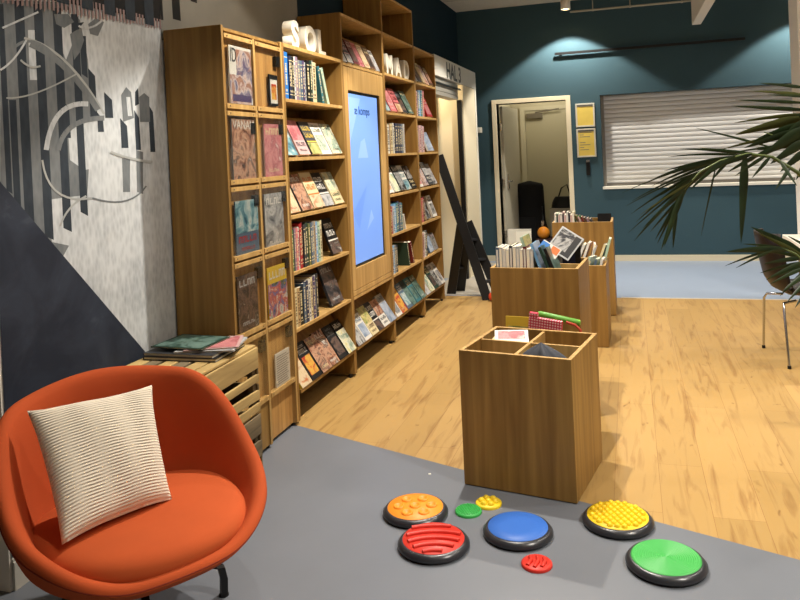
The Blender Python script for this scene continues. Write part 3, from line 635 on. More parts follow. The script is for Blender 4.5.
# ================================================================== BOOK BINS
def bin_(name, corner, ang, W, Dp, H, zf, label, cross=True):
    M = T(corner[0], corner[1], 0) @ RZ(ang); u = thing(name, label, 'bin', 'oak book bins', M); t = .018
    for nm, b in [('front_panel', (0, W, 0, t)), ('back_panel', (0, W, Dp - t, Dp)), ('side_panel', (0, t, t, Dp - t)), ('side_panel', (W - t, W, t, Dp - t))]:
        g = MB(); g.box(b[0], b[1], b[2], b[3], .004, H, 0)
        g.build(nm, OAK, u, .0012)
        # pale sawn edge along the rim
        g = MB(); g.box(b[0] + .0005, b[1] - .0005, b[2] + .0005, b[3] - .0005, H, H + .0015); g.build('rim_edge', OAKD, u)
    g = MB(); g.box(t, W - t, t, Dp - t, zf - .016, zf); g.build('inner_floor', OAK, u)
    if cross:
        g = MB(); g.box(t, W - t, Dp / 2 - .007, Dp / 2 + .007, zf, H - .004); g.box(W / 2 - .007, W / 2 + .007, t, Dp - t, zf, H - .0045); g.build('divider', OAKD, u)
    g = MB(); g.box(.01, W - .01, .01, Dp - .01, 0, .004); g.build('base', BLACK, u)
    return u, M
A1 = math.radians(-10.5)
b1, M1 = bin_('book_bin', (1.066, .092), A1, .507, .475, .603, .40, 'low oak bin with four compartments beside the balance discs')
bb_, Mb = bin_('book_bin', (1.16, .585), A1, .42, .30, .50, .395, 'low oak bin hidden behind the nearest bin, holding the pink dotted book', cross=False)
b2, M2 = bin_('book_bin', (1.046, 1.045), math.radians(-4.5), .494, .43, .82, .675, 'tall oak bin full of books right behind the low bin', cross=True)
b3, M3 = bin_('book_bin', (1.135, 2.515), math.radians(-1), .497, .45, .603, .40, 'low oak bin crammed with thin picture books, third in the row', cross=False)
b4, M4 = bin_('book_bin', (1.150, 3.565), 0, .518, .42, .82, .62, 'tall oak bin farthest away near the teal wall', cross=False)
# contents of b1
def inb(M, x, y, z): return M @ T(x, y, z)
book(inb(M1, .15, .285, .572) @ RZ(.35) @ RX(math.radians(-80)), .16, .15, .012, 'white', 'white and red picture book lying in the low bin', 'books in the low bin', front=[(.1, .3, .9, .9, pmat('rose'))])
book(inb(M1, .105, .275, .55) @ RZ(.12) @ RX(math.radians(-84)), .15, .16, .014, 'cream', 'cream book lying under the red one in the low bin', 'books in the low bin', front=[(.1, .1, .9, .4, pmat('grey'))])
book(inb(Mb, .09, .06, .40) @ RX(math.radians(-6)), .15, .235, .016, 'yellow', 'yellow book peeking over the back rim of the nearest low bin', 'books in the low bin', front=[(.1, .1, .9, .8, pmat('meadow'))])
PK = mat('pink_dots', (200, 60, 84), .5)
def dots(m):
    nt = m.node_tree; b = nt.nodes['Principled BSDF']; tc = nt.nodes.new('ShaderNodeTexCoord'); v = nt.nodes.new('ShaderNodeTexVoronoi'); v.inputs['Scale'].default_value = 75; v.inputs['Randomness'].default_value = 0
    nt.links.new(tc.outputs['Object'], v.inputs['Vector']); r = ramp(nt, [(.3, (236, 206, 206)), (.36, (196, 50, 76))]); nt.links.new(v.outputs['Distance'], r.inputs['Fac']); nt.links.new(r.outputs['Color'], b.inputs['Base Color'])
dots(PK)
g = MB(); g.box(-.085, .085, -.012, .012, 0, .24, 0); g.box(-.085, -.04, -.012, .012, .24, .262, 0)
g.build('hand_puppet_book', PK, None, .004, M=inb(Mb, .205, .07, .397) @ RY(.1)); tag(bpy.context.scene.objects['hand_puppet_book'], 'pink book with white polka dots peeking over the back rim of the nearest bin', 'book')
g = MB(); g.tube([(-.11, 0, 0), (-.1, 0, 0), (.1, 0, 0), (.11, 0, 0)], [.012, .016, .016, .012], 14)
o = g.build('toy_tube', mat('leaf_green', (92, 150, 54), .45), None, M=inb(Mb, .27, .16, .62) @ RY(.16)); tag(o, 'green tube lying behind the pink dotted book', 'toy')
o.parent = None
g = MB(); g.tube([(0, 0, 0), (.045, .0, -.012), (.07, 0, -.035), (.075, -.004, -.21)], .007, 10); o = g.build('toy_stick', mat('stick_red', (168, 60, 40), .5), None, M=inb(Mb, .315, .13, .61)); tag(o, 'short red stick at the end of the green tube', 'toy')
# dark cloth bag
def bagf(u, v):
    a = 2 * PI * u; r = [0.02, .075, .09, .085, .06, .03, .0][min(6, int(v * 6))]
    f = v * 6 - int(v * 6) if v < 1 else 0
    rr = [.02, .075, .092, .098, .092, .064, .002, .002]; i = min(6, int(v * 6)); r = rr[i] * (1 - f) + rr[i + 1] * f
    k = 1 + .22 * math.sin(5 * a + 2 * v) + .1 * math.sin(9 * a)
    return Vector((r * k * 1.05 * math.cos(a) - .02 * v, r * k * .75 * math.sin(a), .232 * v))
g = MB(); g.grid(bagf, 48, 16, 0, True)
o = g.build('cloth_bag', mat('dark_cloth', (52, 54, 60), .7, var=(14, .5)), None, M=inb(M1, .362, .125, .402), sub=1); tag(o, 'dark grey crumpled cloth bag stuffed in the front of the low bin', 'bag')
g = MB(); g.box(-.03, .03, -.01, .01, 0, .19); o = g.build('paper_tag', WHITE, None, M=inb(M1, .20, .05, .402)); tag(o, 'small white card beside the dark cloth bag in the low bin', 'card')

# contents of b2: row of books on edge, then leaning books
gb2 = 'books in the tall bin behind the low bin'
x = .03; cols = ['slate', 'palegrey', 'white', 'white', 'charcoal', 'white', 'palegrey', 'white', 'darkred', 'white', 'palegrey']
for i, c in enumerate(cols):
    t = .0185; w = .17
    book(inb(M2, x + t / 2, .022 + w / 2 + .004, .677) @ RZ(PI / 2), w, .255 + random.uniform(-.012, .012), t, c, f'{cname(c)} book on end, {ORD[i]} from left in the tall bin behind the low bin', gb2, spine=[(.15, .5, .85, .97, PAGES)] if i % 2 else [(.2, .1, .8, .95, LW)])
    x += t + .0012
for i, (c, pic, lean, xx, yy, h, lb) in enumerate([('mint', 'meadow', .26, .262, .11, .32, 'pale green book leaning beside the upright row in the tall bin'), ('skyblue', 'bluegrey', .33, .325, .12, .285, 'light blue book leaning in the middle of the tall bin'),
     ('darkgreen', 'forest', .36, .375, .11, .27, 'dark green book leaning in front of the light blue one'), ('black', 'forest', .36, .402, .11, .262, 'black spined book leaning under the forest picture in the tall bin')]):
    # leaning to the left, cover to +x
    book(inb(M2, xx, yy + .01, .682) @ RY(-lean) @ RZ(PI / 2), .18, h, .016, c, lb, gb2, front=[(0, 0, 1, 1, pmat(pic))])
book(inb(M2, .30, .13, .885) @ RZ(.1) @ RX(-.5) @ RY(.6), .12, .065, .006, 'white', 'white booklet with orange and blue print lying on the leaning books', gb2, front=[(.0, .0, .4, .9, cmat('blue')), (.55, .3, .95, .95, cmat('orange'))])
book(inb(M2, .355, .33, .68) @ RZ(.12) @ RX(-.06), .15, .255, .02, 'navy', 'navy book standing at the back of the tall bin', gb2, front=[(.15, .2, .5, .95, pmat('bluegrey'))])
book(inb(M2, .425, .35, .68) @ RZ(.1) @ RX(-.05), .07, .25, .02, 'black', 'black book next to the navy one at the back of the tall bin', gb2, front=[(.1, .1, .4, .5, LD)])
o = book(inb(M2, .335, .28, .862) @ RZ(.12) @ RX(-.5) @ RY(.62), .15, .165, .005, 'palegrey', 'black and white photo card sticking up from the tall bin', None, front=[(.06, .06, .94, .94, cmat('black')), (.06, .2, .7, .94, pmat('ink'))], name='photo_card', cat='card')
PLA = bpy.data.materials.new('frosted_plastic'); PLA.use_nodes = True; b = PLA.node_tree.nodes['Principled BSDF']; b.inputs['Base Color'].default_value = lin((226, 224, 212)); b.inputs['Alpha'].default_value = .55; b.inputs['Roughness'].default_value = .3
p0, p1 = at('y', 1.42, 505, 232), at('y', 1.42, 532, 232)
o = MB().box(.02, .165, .385, .389, .677, 1.0).build('sign_holder', PLA, None, M=M2.copy()); tag(o, 'frosted plastic sheet standing behind the upright row in the tall bin', 'sheet')
g = MB(); g.box(.07, .165, .3835, .3845, .66, .985); q = g.build('paper', mat('sheet_paper', (214, 212, 200), .6), o)
for i in range(2):
    bk = book(inb(M2, .10 + .05 * i, .27, .80 + .02 * i) @ RZ(.4 * i) @ RX(-1.3), .15, .1, .015, ['white', 'palegrey'][i], ['white booklet lying flat behind the upright row in the tall bin', 'pale grey booklet lying topmost behind the upright row'][i], gb2)
# contents of b3
gb3 = 'thin picture books in the third bin'
cols = ['mint', 'white', 'cream', 'palegrey', 'teal', 'white', 'mint', 'cream', 'white', 'mauve', 'rose', 'white']
for row, (yy, n, hh) in enumerate([(.09, 8, .27), (.28, 8, .36)]):
    for i in range(n):
        c = cols[(i + row * 5) % len(cols)]
        book(inb(M3, .12 + i * .043, yy + .06, .405) @ RY(random.uniform(.2, .4)) @ RZ(PI / 2 + random.uniform(-.25, .1)), .15, hh * random.uniform(.84, 1.06), .018, c, f'{cname(c)} thin picture book, {ORD[i]} from left in the {["front", "back"][row]} row of the third bin', gb3, front=[(0, .3, 1, 1, pmat(['lemon', 'grey', 'sea', 'sand'][i % 4]))], spine=[(0, .5, 1, 1, [LW, cmat('mint'), PAGES, LW, cmat('slate'), cmat('cream'), cmat('palegrey')][(i * 3 + row) % 7])])
# contents of b4
gb4 = 'books in the farthest bin'
x = .02
for i in range(10):
    c = ['palegrey', 'mint', 'white', 'grey', 'rose', 'white', 'palegrey', 'charcoal', 'white', 'cream'][i]; t = .0165
    book(inb(M4, x + t / 2, .022 + .09, .622) @ RZ(PI / 2), .17, random.uniform(.265, .29), t, c, f'{cname(c)} thin upright book, {ORD[i]} from left in the farthest bin', gb4, spine=[(.1, .4, .9, .97, [LW, LD, cmat('rose')][i % 3])])
    x += t + .001
book(inb(M4, .222, .06, .622) @ RZ(.05), .055, .255, .02, 'green', 'bright green booklet facing out of the farthest bin', gb4, front=[(.2, .75, .8, .82, LW)])
for i in range(8):
    c = ['white', 'darkgreen', 'brown', 'rose', 'darkred', 'brown', 'mauve', 'charcoal'][i]
    book(inb(M4, .27 + i * .022, .12, .625) @ RY(-.42) @ RZ(PI / 2), .17, .29 - .007 * i, .012, c, f'{cname(c)} book tilting left, {ORD[i]} of the tilted books in the farthest bin', gb4, front=[(0, .2, 1, 1, pmat(['portrait', 'dark'][i % 2]))])
o = book(inb(M4, .44, .34, .64) @ RX(-.1), .12, .225, .02, 'black', 'black book at the back corner of the farthest bin', gb4)

# ================================================================== BALANCE DISCS
RUB = mat('black_rubber', (42, 43, 48), .3, spec=.6)
def disc(x, y, c, label, kind, R=.133):
    u = thing('balance_disc', label, 'disc', 'balance discs', T(x, y, 0)); h = .045
    g = MB(); g.lathe([(R - .02, 0), (R - .004, .002), (R + .004, .010), (R + .004, .016), (R - .006, .028), (R - .014, .033), (R - .018, .030)], (0, 0, 0), 64); g.build('rubber_rim', RUB, u)
    m = mat('disc_' + kind, c, .45, spec=.35); g = MB(); r = R - .014; z = .034
    if kind == 'blue': g.lathe([(r, z - .005), (r - .003, z), (r * .5, z + .001), (0, z + .001)], seg=64)
    elif kind == 'green':
        pr = [(r, z - .005), (r - .003, z)]; k = r - .006
        while k > .008: pr += [(k, z), (k - .0025, z + .0035), (k - .005, z), ]; k -= .0075
        pr.append((0, z)); g.lathe(pr, seg=64, smooth=True)
    else: g.lathe([(r, z - .005), (r - .003, z), (0, z)], seg=64)
    g.build('coloured_top', m, u)
    if kind == 'orange':
        for k in range(7):
            a = PI * k / 3 + .3; q = 0 if k == 6 else .068
            g = MB(); g.lathe([(.024, z), (.022, z + .006), (.017, z + .007), (.014, z + .001), (.0, z + .001)], (q * math.cos(a), q * math.sin(a), 0), 24); g.build('raised_ring', m, u)
    if kind == 'yellow':
        n = 0
        for i in range(-6, 7):
            for j in range(-6, 7):
                px_, py_ = (i + .5 * (j % 2)) * .027, j * .0235
                if math.hypot(px_, py_) < r - .012: g = MB(); g.lathe([(.012, z), (.0105, z + .007), (.006, z + .0115), (0, z + .0125)], (px_, py_, 0), 14); g.build('knob', m, u); n += 1
    if kind == 'red':
        cx, cy = .05, -.2
        for k in range(5):
            rr = .11 + k * .045; pts = []
            for s in range(41):
                a = PI * (.12 + .85 * s / 40); p = Vector((cx + rr * math.cos(a), cy + rr * math.sin(a), z + .003))
                if math.hypot(p.x, p.y) < r - .008: pts.append(p)
            if len(pts) > 3: g = MB(); g.tube(pts, .008, 10); g.build('ridge', m, u)
    return u
disc(.925, -.215, (232, 140, 36), 'orange balance disc with raised rings at the back of the group', 'orange', .131)
disc(1.062, -.445, (206, 54, 42), 'red balance disc with curved ridges, nearest the orange disc', 'red', .133)
disc(1.359, -.29, (52, 104, 188), 'smooth blue balance disc in front of the low oak bin', 'blue', .131)
disc(1.728, -.125, (232, 194, 28), 'yellow knobbed balance disc by the corner of the low oak bin', 'yellow', .133)
disc(1.895, -.40, (60, 160, 72), 'green balance disc with fine rings nearest the wood floor', 'green', .134)
def small(x, y, c, label, kind):
    u = thing('tactile_disc', label, 'disc', 'small tactile discs', T(x, y, 0)); R = .055; m = mat('tactile_' + kind, c, .45); g = MB()
    g.lathe([(R, 0), (R, .008), (R - .004, .012), (0, .012)], seg=40); g.build('pad', m, u)
    if kind == 'yellow':
        for k in range(7):
            a = PI * k / 3; q = 0 if k == 6 else .03; g = MB(); g.lathe([(.014, .012), (.012, .02), (.007, .025), (0, .026)], (q * math.cos(a), q * math.sin(a), 0), 16); g.build('knob', m, u)
    elif kind == 'green':
        g = MB()
        for i in range(-7, 8):
            for j in range(-7, 8):
                if math.hypot(i, j) * .0065 < R - .006: g.lathe([(.0022, .012), (.0015, .0155), (0, .016)], (i * .0065, j * .0065, 0), 6)
        g.build('nubs', m, u)['kind'] = 'stuff'
    else:
        for k in (-1, 0, 1):
            g = MB(); L = .038 - abs(k) * .008; g.tube([(k * .025 - .004, -L, .012), (k * .025 + .006, 0, .017), (k * .025 - .002, L, .012)], .007, 10); g.build('ridge', m, u)
small(1.135, -.155, (58, 166, 78), 'small green tactile disc with fine nubs beside the orange disc', 'green')
small(1.204, -.07, (232, 198, 40), 'small yellow tactile disc with round knobs touching the green one', 'yellow')
small(1.454, -.489, (208, 52, 40), 'small red tactile disc lying in front of the blue disc', 'red')
g = MB(); g.box(-.006, .006, -.004, .004, 0, .003); o = g.build('paper_scrap', WHITE, None, M=T(.885, .165, 0) @ RZ(.4)); tag(o, 'tiny white paper scrap on the grey floor behind the orange disc', 'scrap')

# ================================================================== ARMCHAIR AND PILLOW
CC = (.235, -1.085); FW = math.atan2(-.56, .83)         # the way it faces
ch = thing('armchair', 'orange upholstered tub armchair holding a cream pillow', 'armchair', M=T(CC[0], CC[1], 0) @ RZ(FW + PI / 2))   # local -y is the front
def wool(name, c):
    m = mat(name, c, .85, spec=.12, bump=(700, .35), var=(6, .05))
    b = m.node_tree.nodes['Principled BSDF']; b.inputs['Sheen Weight'].default_value = .12; b.inputs['Sheen Roughness'].default_value = .5; b.inputs['Sheen Tint'].default_value = lin((230, 140, 90)); return m
ORG = wool('orange_wool', (178, 78, 40)); ORGS = wool('orange_wool_seat', (188, 85, 44))
def smooth(t): t = max(0, min(1, t)); return t * t * (3 - 2 * t)
def rim(phi):      # phi 0 at the back, pi at the front
    t = abs(phi) / PI
    return .748 - .035 * smooth(t / .3) - .26 * smooth((t - .24) / .40) - .128 * smooth((t - .55) / .35)
def plan(phi, rx, ryb, ryf):
    c, s = math.cos(phi), math.sin(phi); n = 2.35
    ry = ryb if c > 0 else ryf
    r = (abs(c / ry) ** n + abs(s / rx) ** n) ** (-1 / n)
    return Vector((s * r, c * r, 0))
def shell(u, v):
    phi = (u * 2 - 1) * PI; h = rim(phi); t = abs(phi) / PI
    P = []
    lo = .215
    def pt(k, z, kb=None):       # k scales the plan outline
        q = plan(phi, .412 * k, .41 * k, .40 * k); return Vector((q.x, q.y, z))
    hh = h - lo
    P = [pt(.02, lo + .005), pt(.35, lo + .003), pt(.62, lo + .012), pt(.78, lo + .05), pt(.90, lo + hh * .42), pt(.975, lo + hh * .78), pt(1.0, h - .028), pt(.985, h - .006), pt(.94, h + .004), pt(.885, h - .008), pt(.85, h - .04), pt(.80, max(.285, lo + hh * .68)), pt(.74, max(.28, lo + hh * .4)), pt(.60, .275), pt(.3, .275), pt(.02, .275)]
    return P[int(round(v * (len(P) - 1)))]
g = MB(); g.grid(shell, 72, 16, 0, True); g.build('shell', ORG, ch, sub=1)
# piping seam on the outer side
g = MB(); pts = []
for i in range(97):
    phi = (i / 48 - 1) * PI; q = plan(phi, .412 * .985, .41 * .985, .40 * .985); h = rim(phi); pts.append((q.x, q.y, .215 + (h - .215) * .83))
g.tube(pts, .0035, 8, caps=False); g.build('piping', mat('dark_orange', (128, 44, 20), .8), ch)
def cushion(u, v):
    a = (u * 2 - 1) * PI
    k = [0, .55, .8, .93, .985, 1.0, .985, .94, .6, 0]; z = [.392, .389, .383, .373, .359, .338, .316, .302, .295, .295]
    i = int(round(v * 9)); q = plan(a, .332 * k[i], .27 * k[i] + 1e-6, .378 * k[i] + 1e-6) if k[i] else Vector((0, 0, 0))
    back = max(0, math.cos(a)) * k[i]
    return Vector((q.x, q.y, z[i] + .0 - .012 * back + (.008 if i < 4 else 0) * (1 - back)))
g = MB(); g.grid(cushion, 64, 10, 0, True); g.build('seat_cushion', ORGS, ch, sub=1)
for k in range(4):
    a = PI / 2 * k + PI / 2 + math.radians(-14); d = Vector((math.cos(a), math.sin(a), 0)); n = Vector((-d.y, d.x, 0))
    g = MB()
    def sec(p, w, h_): return [p - n * w - Vector((0, 0, h_)), p + n * w - Vector((0, 0, h_)), p + n * w + Vector((0, 0, h_)), p - n * w + Vector((0, 0, h_))]
    path = [(0.0, .165, .014), (.12, .15, .013), (.235, .118, .012), (.262, .10, .013), (.27, .06, .012), (.268, .006, .012)]
    rings = [sec(d * r + Vector((0, 0, z)), .012, hh) for r, z, hh in path[:3]] + [[d * (r + o_) + n * s_ + Vector((0, 0, z)) for s_, o_ in ((-.012, .012), (.012, .012), (.012, -.012), (-.012, -.012))] for r, z, _ in path[3:]]
    rings[:3] = [[q[0], q[1], q[2], q[3]] for q in rings[:3]]
    vs = [v for r in rings for v in r]; fs = [(i * 4 + j, i * 4 + (j + 1) % 4, i * 4 + 4 + (j + 1) % 4, i * 4 + 4 + j) for i in range(len(rings) - 1) for j in range(4)] + [(0, 1, 2, 3), tuple(range(len(vs) - 4, len(vs)))]
    g.add(vs, fs); g.lathe([(.017, 0), (.017, .006)], d * .268, 14); g.build('leg', BLACKM, ch, weld=False)
g = MB(); g.lathe([(.05, .15), (.05, .18), (.03, .19), (.03, .225)], seg=24); g.build('hub', BLACKM, ch)

def pillow_mat():
    m = bpy.data.materials.new('pleated_cotton'); m.use_nodes = True; nt = m.node_tree; b = nt.nodes['Principled BSDF']; b.inputs['Roughness'].default_value = .9; b.inputs['Specular IOR Level'].default_value = .1
    b.inputs['Base Color'].default_value = lin((240, 228, 208))
    uv = nt.nodes.new('ShaderNodeUVMap'); uv.uv_map = 'uv'
    nz = nt.nodes.new('ShaderNodeTexNoise'); nz.inputs['Scale'].default_value = 6; nt.links.new(uv.outputs['UV'], nz.inputs['Vector'])
    sp = nt.nodes.new('ShaderNodeSeparateXYZ'); nt.links.new(uv.outputs['UV'], sp.inputs[0])
    def M_(op, a, b_=None, c=None):
        n = nt.nodes.new('ShaderNodeMath'); n.operation = op
        for i, q in enumerate((a, b_, c)):
            if q is None: continue
            if isinstance(q, (int, float)): n.inputs[i].default_value = q
            else: nt.links.new(q, n.inputs[i])
        return n.outputs[0]
    vy = M_('MULTIPLY_ADD', nz.outputs['Fac'], .014, sp.outputs['Y'])
    w1 = M_('SINE', M_('MULTIPLY', vy, 270.0)); col = M_('SINE', M_('MULTIPLY', sp.outputs['X'], 26.0))
    amp = M_('ADD', M_('MULTIPLY', col, .32), .6)
    hgt = M_('MULTIPLY', w1, amp)
    bp = nt.nodes.new('ShaderNodeBump'); bp.inputs['Strength'].default_value = .55; bp.inputs['Distance'].default_value = .003
    nt.links.new(hgt, bp.inputs['Height']); nt.links.new(bp.outputs['Normal'], b.inputs['Normal'])
    return m
def pillow():
    BL, BR, TR, TL = at('z', .405, 62, 545), at('z', .40, 172, 499), at('z', .735, 152, 385), at('z', .715, 27, 411)
    nrm = ((BR - BL).cross(TL - BL)).normalized()
    N = 40; v = []; uvs = []; f = []
    for side in (1, -1):
        for j in range(N + 1):
            for i in range(N + 1):
                s, t = i / N, j / N; ss, tt = s * 2 - 1, t * 2 - 1
                pin = 1 - .07 * (1 - ss * ss) * abs(tt) ** 3; pin2 = 1 - .07 * (1 - tt * tt) * abs(ss) ** 3
                s2, t2 = .5 + ss * pin2 / 2, .5 + tt * pin / 2
                p = BL.lerp(BR, s2).lerp(TL.lerp(TR, s2), t2)
                b_ = ((1 - ss ** 2) * (1 - tt ** 2)) ** .42 * .062
                p = p + nrm * side * b_ + nrm * (.004 * math.sin(9 * s + 5 * t) * (1 - abs(ss)) if side > 0 else 0)
                v.append(p); uvs.append((s, t))
    K = (N + 1) ** 2
    for j in range(N):
        for i in range(N):
            a = j * (N + 1) + i; f.append((a, a + 1, a + N + 2, a + N + 1)); f.append((K + a, K + a + N + 1, K + a + N + 2, K + a + 1))
    me = bpy.data.meshes.new('pillow'); me.from_pydata(v, [], f)
    ul = me.uv_layers.new(name='uv')
    for lp in me.loops: ul.data[lp.index].uv = uvs[lp.vertex_index]
    for p in me.polygons: p.use_smooth = True
    bm = bmesh.new(); bm.from_mesh(me); bmesh.ops.remove_doubles(bm, verts=bm.verts, dist=1e-4); bmesh.ops.recalc_face_normals(bm, faces=bm.faces); bm.to_mesh(me); bm.free()
    me.materials.append(pillow_mat()); o = bpy.data.objects.new('pillow', me); COLL.objects.link(o)
    tag(o, 'cream pleated square pillow leaning on the orange armchair back', 'pillow')
pillow()

# ================================================================== CRATES AND MAGAZINES ON TOP
WLT = wood('crate_pale', (150, 124, 78), (200, 172, 112), (4, 2.5, 30), .8); WGR = wood('crate_grey', (92, 80, 60), (136, 120, 92), (4, 2.5, 30), .8); WDK = wood('crate_dark', (84, 68, 44), (122, 102, 66), (3, 3, 30), .85)
CX0, CX1, CY0, CY1 = -.31, .125, -.50, -.015
def crate(z0, H, sides, label, mside, top):
    u = thing('wooden_crate', label, 'crate', 'stacked wooden crates', T(0, 0, z0)); t = .013
    for x in (CX0 + t, CX1 - t - .028):
        for y_ in (CY0 + t, CY1 - t - .028):
            g = MB(); g.box(x, x + .028, y_, y_ + .028, 0, H - .012); g.build('corner_post', WGR, u, .002)
    for k, (a, b, m) in enumerate(sides):
        for x in (CX0, CX1 - t):
            g = MB(); dz = random.uniform(-.006, .006)
            p = [(x, CY0 + .002, a), (x + t, CY0 + .002, a), (x + t, CY1, a + dz), (x, CY1, a + dz), (x, CY0 + .002, b), (x + t, CY0 + .002, b), (x + t, CY1, b + dz), (x, CY1, b + dz)]
            g.hexa([Vector(q) for q in p]); g.build('side_slat', m, u, .003)
    for a, b in ((.02, H * .42), (H * .52, H - .014)):
        for y_ in (CY0, CY1 - t):
            g = MB(); g.box(CX0 + .002, CX1 - .002, y_ - .001, y_ + t, a, b); g.build('end_board', WDK, u, .003)
    for k in range(top):
        w = (CX1 - CX0) / top; g = MB(); g.box(CX0 + k * w + .006, CX0 + (k + 1) * w - .008 * (k % 2) - .004, CY0, CY1, H - .012, H); g.build('top_slat', [WLT, WGR, WLT, WGR, WLT, WLT][k % 6], u, .003)
    return u
crate(.0, .312, [(.0, .075, WGR), (.10, .175, WGR), (.205, .298, WGR)], 'weathered grey wooden crate standing on the floor under another crate', WGR, 6)
crate(.3135, .312, [(.0, .042, WLT), (.062, .108, WLT), (.135, .172, WLT), (.20, .298, WLT)], 'pale slatted wooden crate stacked on top, carrying magazines', WLT, 6)
for i, (c, dx, dy, w, h, t, rz, lb) in enumerate([('black', -.10, -.19, .36, .27, .014, .03, 'black folder lying lowest on the wooden crate'), ('charcoal', -.11, -.185, .35, .26, .012, .0, 'charcoal folder lying on the black one on the crate'),
        ('palegrey', -.03, -.16, .27, .24, .007, .25, 'pale grey brochure fanned out on the crate folders'), ('rose', -.02, -.155, .24, .22, .006, .4, 'pink brochure fanned out near the rack on the crate'), ('darkgreen', -.13, -.17, .27, .23, .006, -.06, 'dark green magazine lying topmost on the crate pile')]):
    zz = .627 + [0, .0145, .027, .0345, .041][i]
    M = T(dx, dy - h * .42, zz) @ RZ(rz) @ RX(-PI / 2) @ T(0, -t / 2, 0)
    M = T(dx, dy, zz) @ RZ(rz) @ T(0, -h / 2 * 0, 0) @ RX(math.radians(-90)) @ T(0, -t / 2, -h / 2)
    book(M, w, h, t, c, lb, 'papers on the crate', front=[(.05, .05, .95, .95, pmat(['dark', 'dark', 'grey', 'rose', 'forest'][i]))] if i > 1 else None, name='magazine' if i > 1 else 'folder', cat='magazine' if i > 1 else 'folder')

# ================================================================== STEP LADDER, BALL
ld = thing('step_ladder', 'black folding step ladder with one long handrail beside the farthest bookcase', 'ladder', M=T(.2, 4.3, 0))
def bar(g, a, b, w, d, side):
    a, b = Vector(a), Vector(b); t = (b - a).normalized(); s = Vector(side).normalized(); s = (s - t * s.dot(t)).normalized(); n = t.cross(s)
    g.hexa([a - s * w - n * d, a + s * w - n * d, a + s * w + n * d, a - s * w + n * d, b - s * w - n * d, b + s * w - n * d, b + s * w + n * d, b - s * w + n * d])
def LL(v): return Vector(v) - Vector((.2, 4.3, 0))
fl, fr, topl, topr = Vector((.425, 4.17, 0)), Vector((.52, 4.33, 0)), Vector((.165, 4.26, .80)), Vector((.205, 4.42, .76))
rl, rr_ = Vector((-.01, 4.44, 0)), Vector((.05, 4.62, 0))
dirL = (topl - fl) / .80
for a, b, nm in [(fl, fl + dirL * 1.46, 'handrail'), (fr, topr, 'rail'), (rl, topl + Vector((0, .02, -.06)), 'rail'), (rr_, topr + Vector((0, .02, -.03)), 'rail')]:
    g = MB(); bar(g, LL(a), LL(b), .047, .016, (1, .1, 0)); g.build(nm, BLACKM, ld, .003)
for t in (.22, .5, .76):
    g = MB(); bar(g, LL(fl.lerp(topl, t)), LL(fr.lerp(topr, t)), .03, .012, (1, 0, 0)); g.build('tread', mat('tread_grey', (40, 40, 42), .5), ld)
for t in (.35, .7):
    g = MB(); bar(g, LL(rl.lerp(topl, t)), LL(rr_.lerp(topr, t)), .016, .010, (1, 0, 0)); g.build('brace', MATS['tread_grey'], ld)
p = at('y', 1.55, 490, 297)
p = at('z', .04, 491, 297)
g = MB(); g.sphere((0, 0, 0), .045); o = g.build('ball', mat('red_ball', (206, 72, 44), .4), None, M=T(p.x + .02, p.y, .045)); tag(o, 'small red ball on the floor at the foot of the step ladder', 'ball')

# ================================================================== STORE ROOM THINGS
gc = thing('guitar_case', 'black soft guitar case standing inside the open doorway', 'case', M=T(.45, 7.72, 0))
def case_(u, v):
    a = 2 * PI * u; z = v * 1.02
    wz = .27 - .07 * smooth((v - .1) / .4); k = 1
    if v < .04: k = .75 + v * 6
    if v > .93: k = math.sqrt(max(0.001, 1 - ((v - .93) / .07) ** 2)) * .9 + .1
    c, s = math.cos(a), math.sin(a); n = 3
    r = (abs(c / (wz * k)) ** n + abs(s / (.10 * k)) ** n) ** (-1 / n)
    return Vector((r * c - .02 * v, r * s, z))
g = MB(); g.grid(case_, 40, 26, 0, True); g.add([case_(i / 40, 1) for i in range(40)], [tuple(range(40))]); g.build('body', mat('case_fabric', (15, 15, 17), .8, bump=(200, .3)), gc)
g = MB(); g.tube([(.16, -.10, .35), (.17, -.125, .5), (.165, -.115, .66)], .012, 8); g.build('strap', mat('strap_grey', (70, 72, 76), .6), gc)
g = MB(); g.box(.145, .18, -.125, -.105, .38, .45); g.build('buckle', CHROME, gc)
g = MB(); g.box(-.16, .06, -.12, -.09, .18, .5); g.build('pocket', mat('case_pocket', (20, 20, 22), .8), gc)
bgp = thing('black_bag', 'black bag standing behind the orange ball in the store room', 'bag', M=T(.86, 7.42, 0))
def bag2(u, v):
    a = 2 * PI * u; c, s = math.cos(a), math.sin(a); k = (1 - .25 * v ** 3) * (1 + .05 * math.sin(4 * a + 3 * v)); r = (abs(c / (.17 * k)) ** 3 + abs(s / (.13 * k)) ** 3) ** (-1 / 3)
    return Vector((r * c, r * s, .24 * v))
g = MB(); g.grid(bag2, 32, 8, 0, True); g.add([bag2(i / 32, 1) for i in range(32)], [tuple(range(32))]); g.build('body', mat('maroon_bag', (44, 22, 26), .8), bgp)
g = MB(); g.tube([(-.08, 0, .24), (-.05, 0, .242), (.05, 0, .242), (.08, 0, .24)], .008, 8); g.build('handle', BLACK, bgp)
g = MB(); g.sphere((0, 0, 0), .085); o = g.build('ball', mat('orange_ball', (226, 140, 40), .45), None, M=T(.655, 7.28, .315)); tag(o, 'orange ball resting on a stool in the open doorway', 'ball')
st = thing('low_stool', 'low dark stool under the orange ball in the doorway', 'stool', M=T(.665, 7.28, 0))
g = MB(); g.lathe([(.10, .205), (.12, .21), (.12, .228), (.06, .231), (0, .2295)], seg=28); g.build('seat', mat('stool_maroon', (52, 26, 28), .7), st)
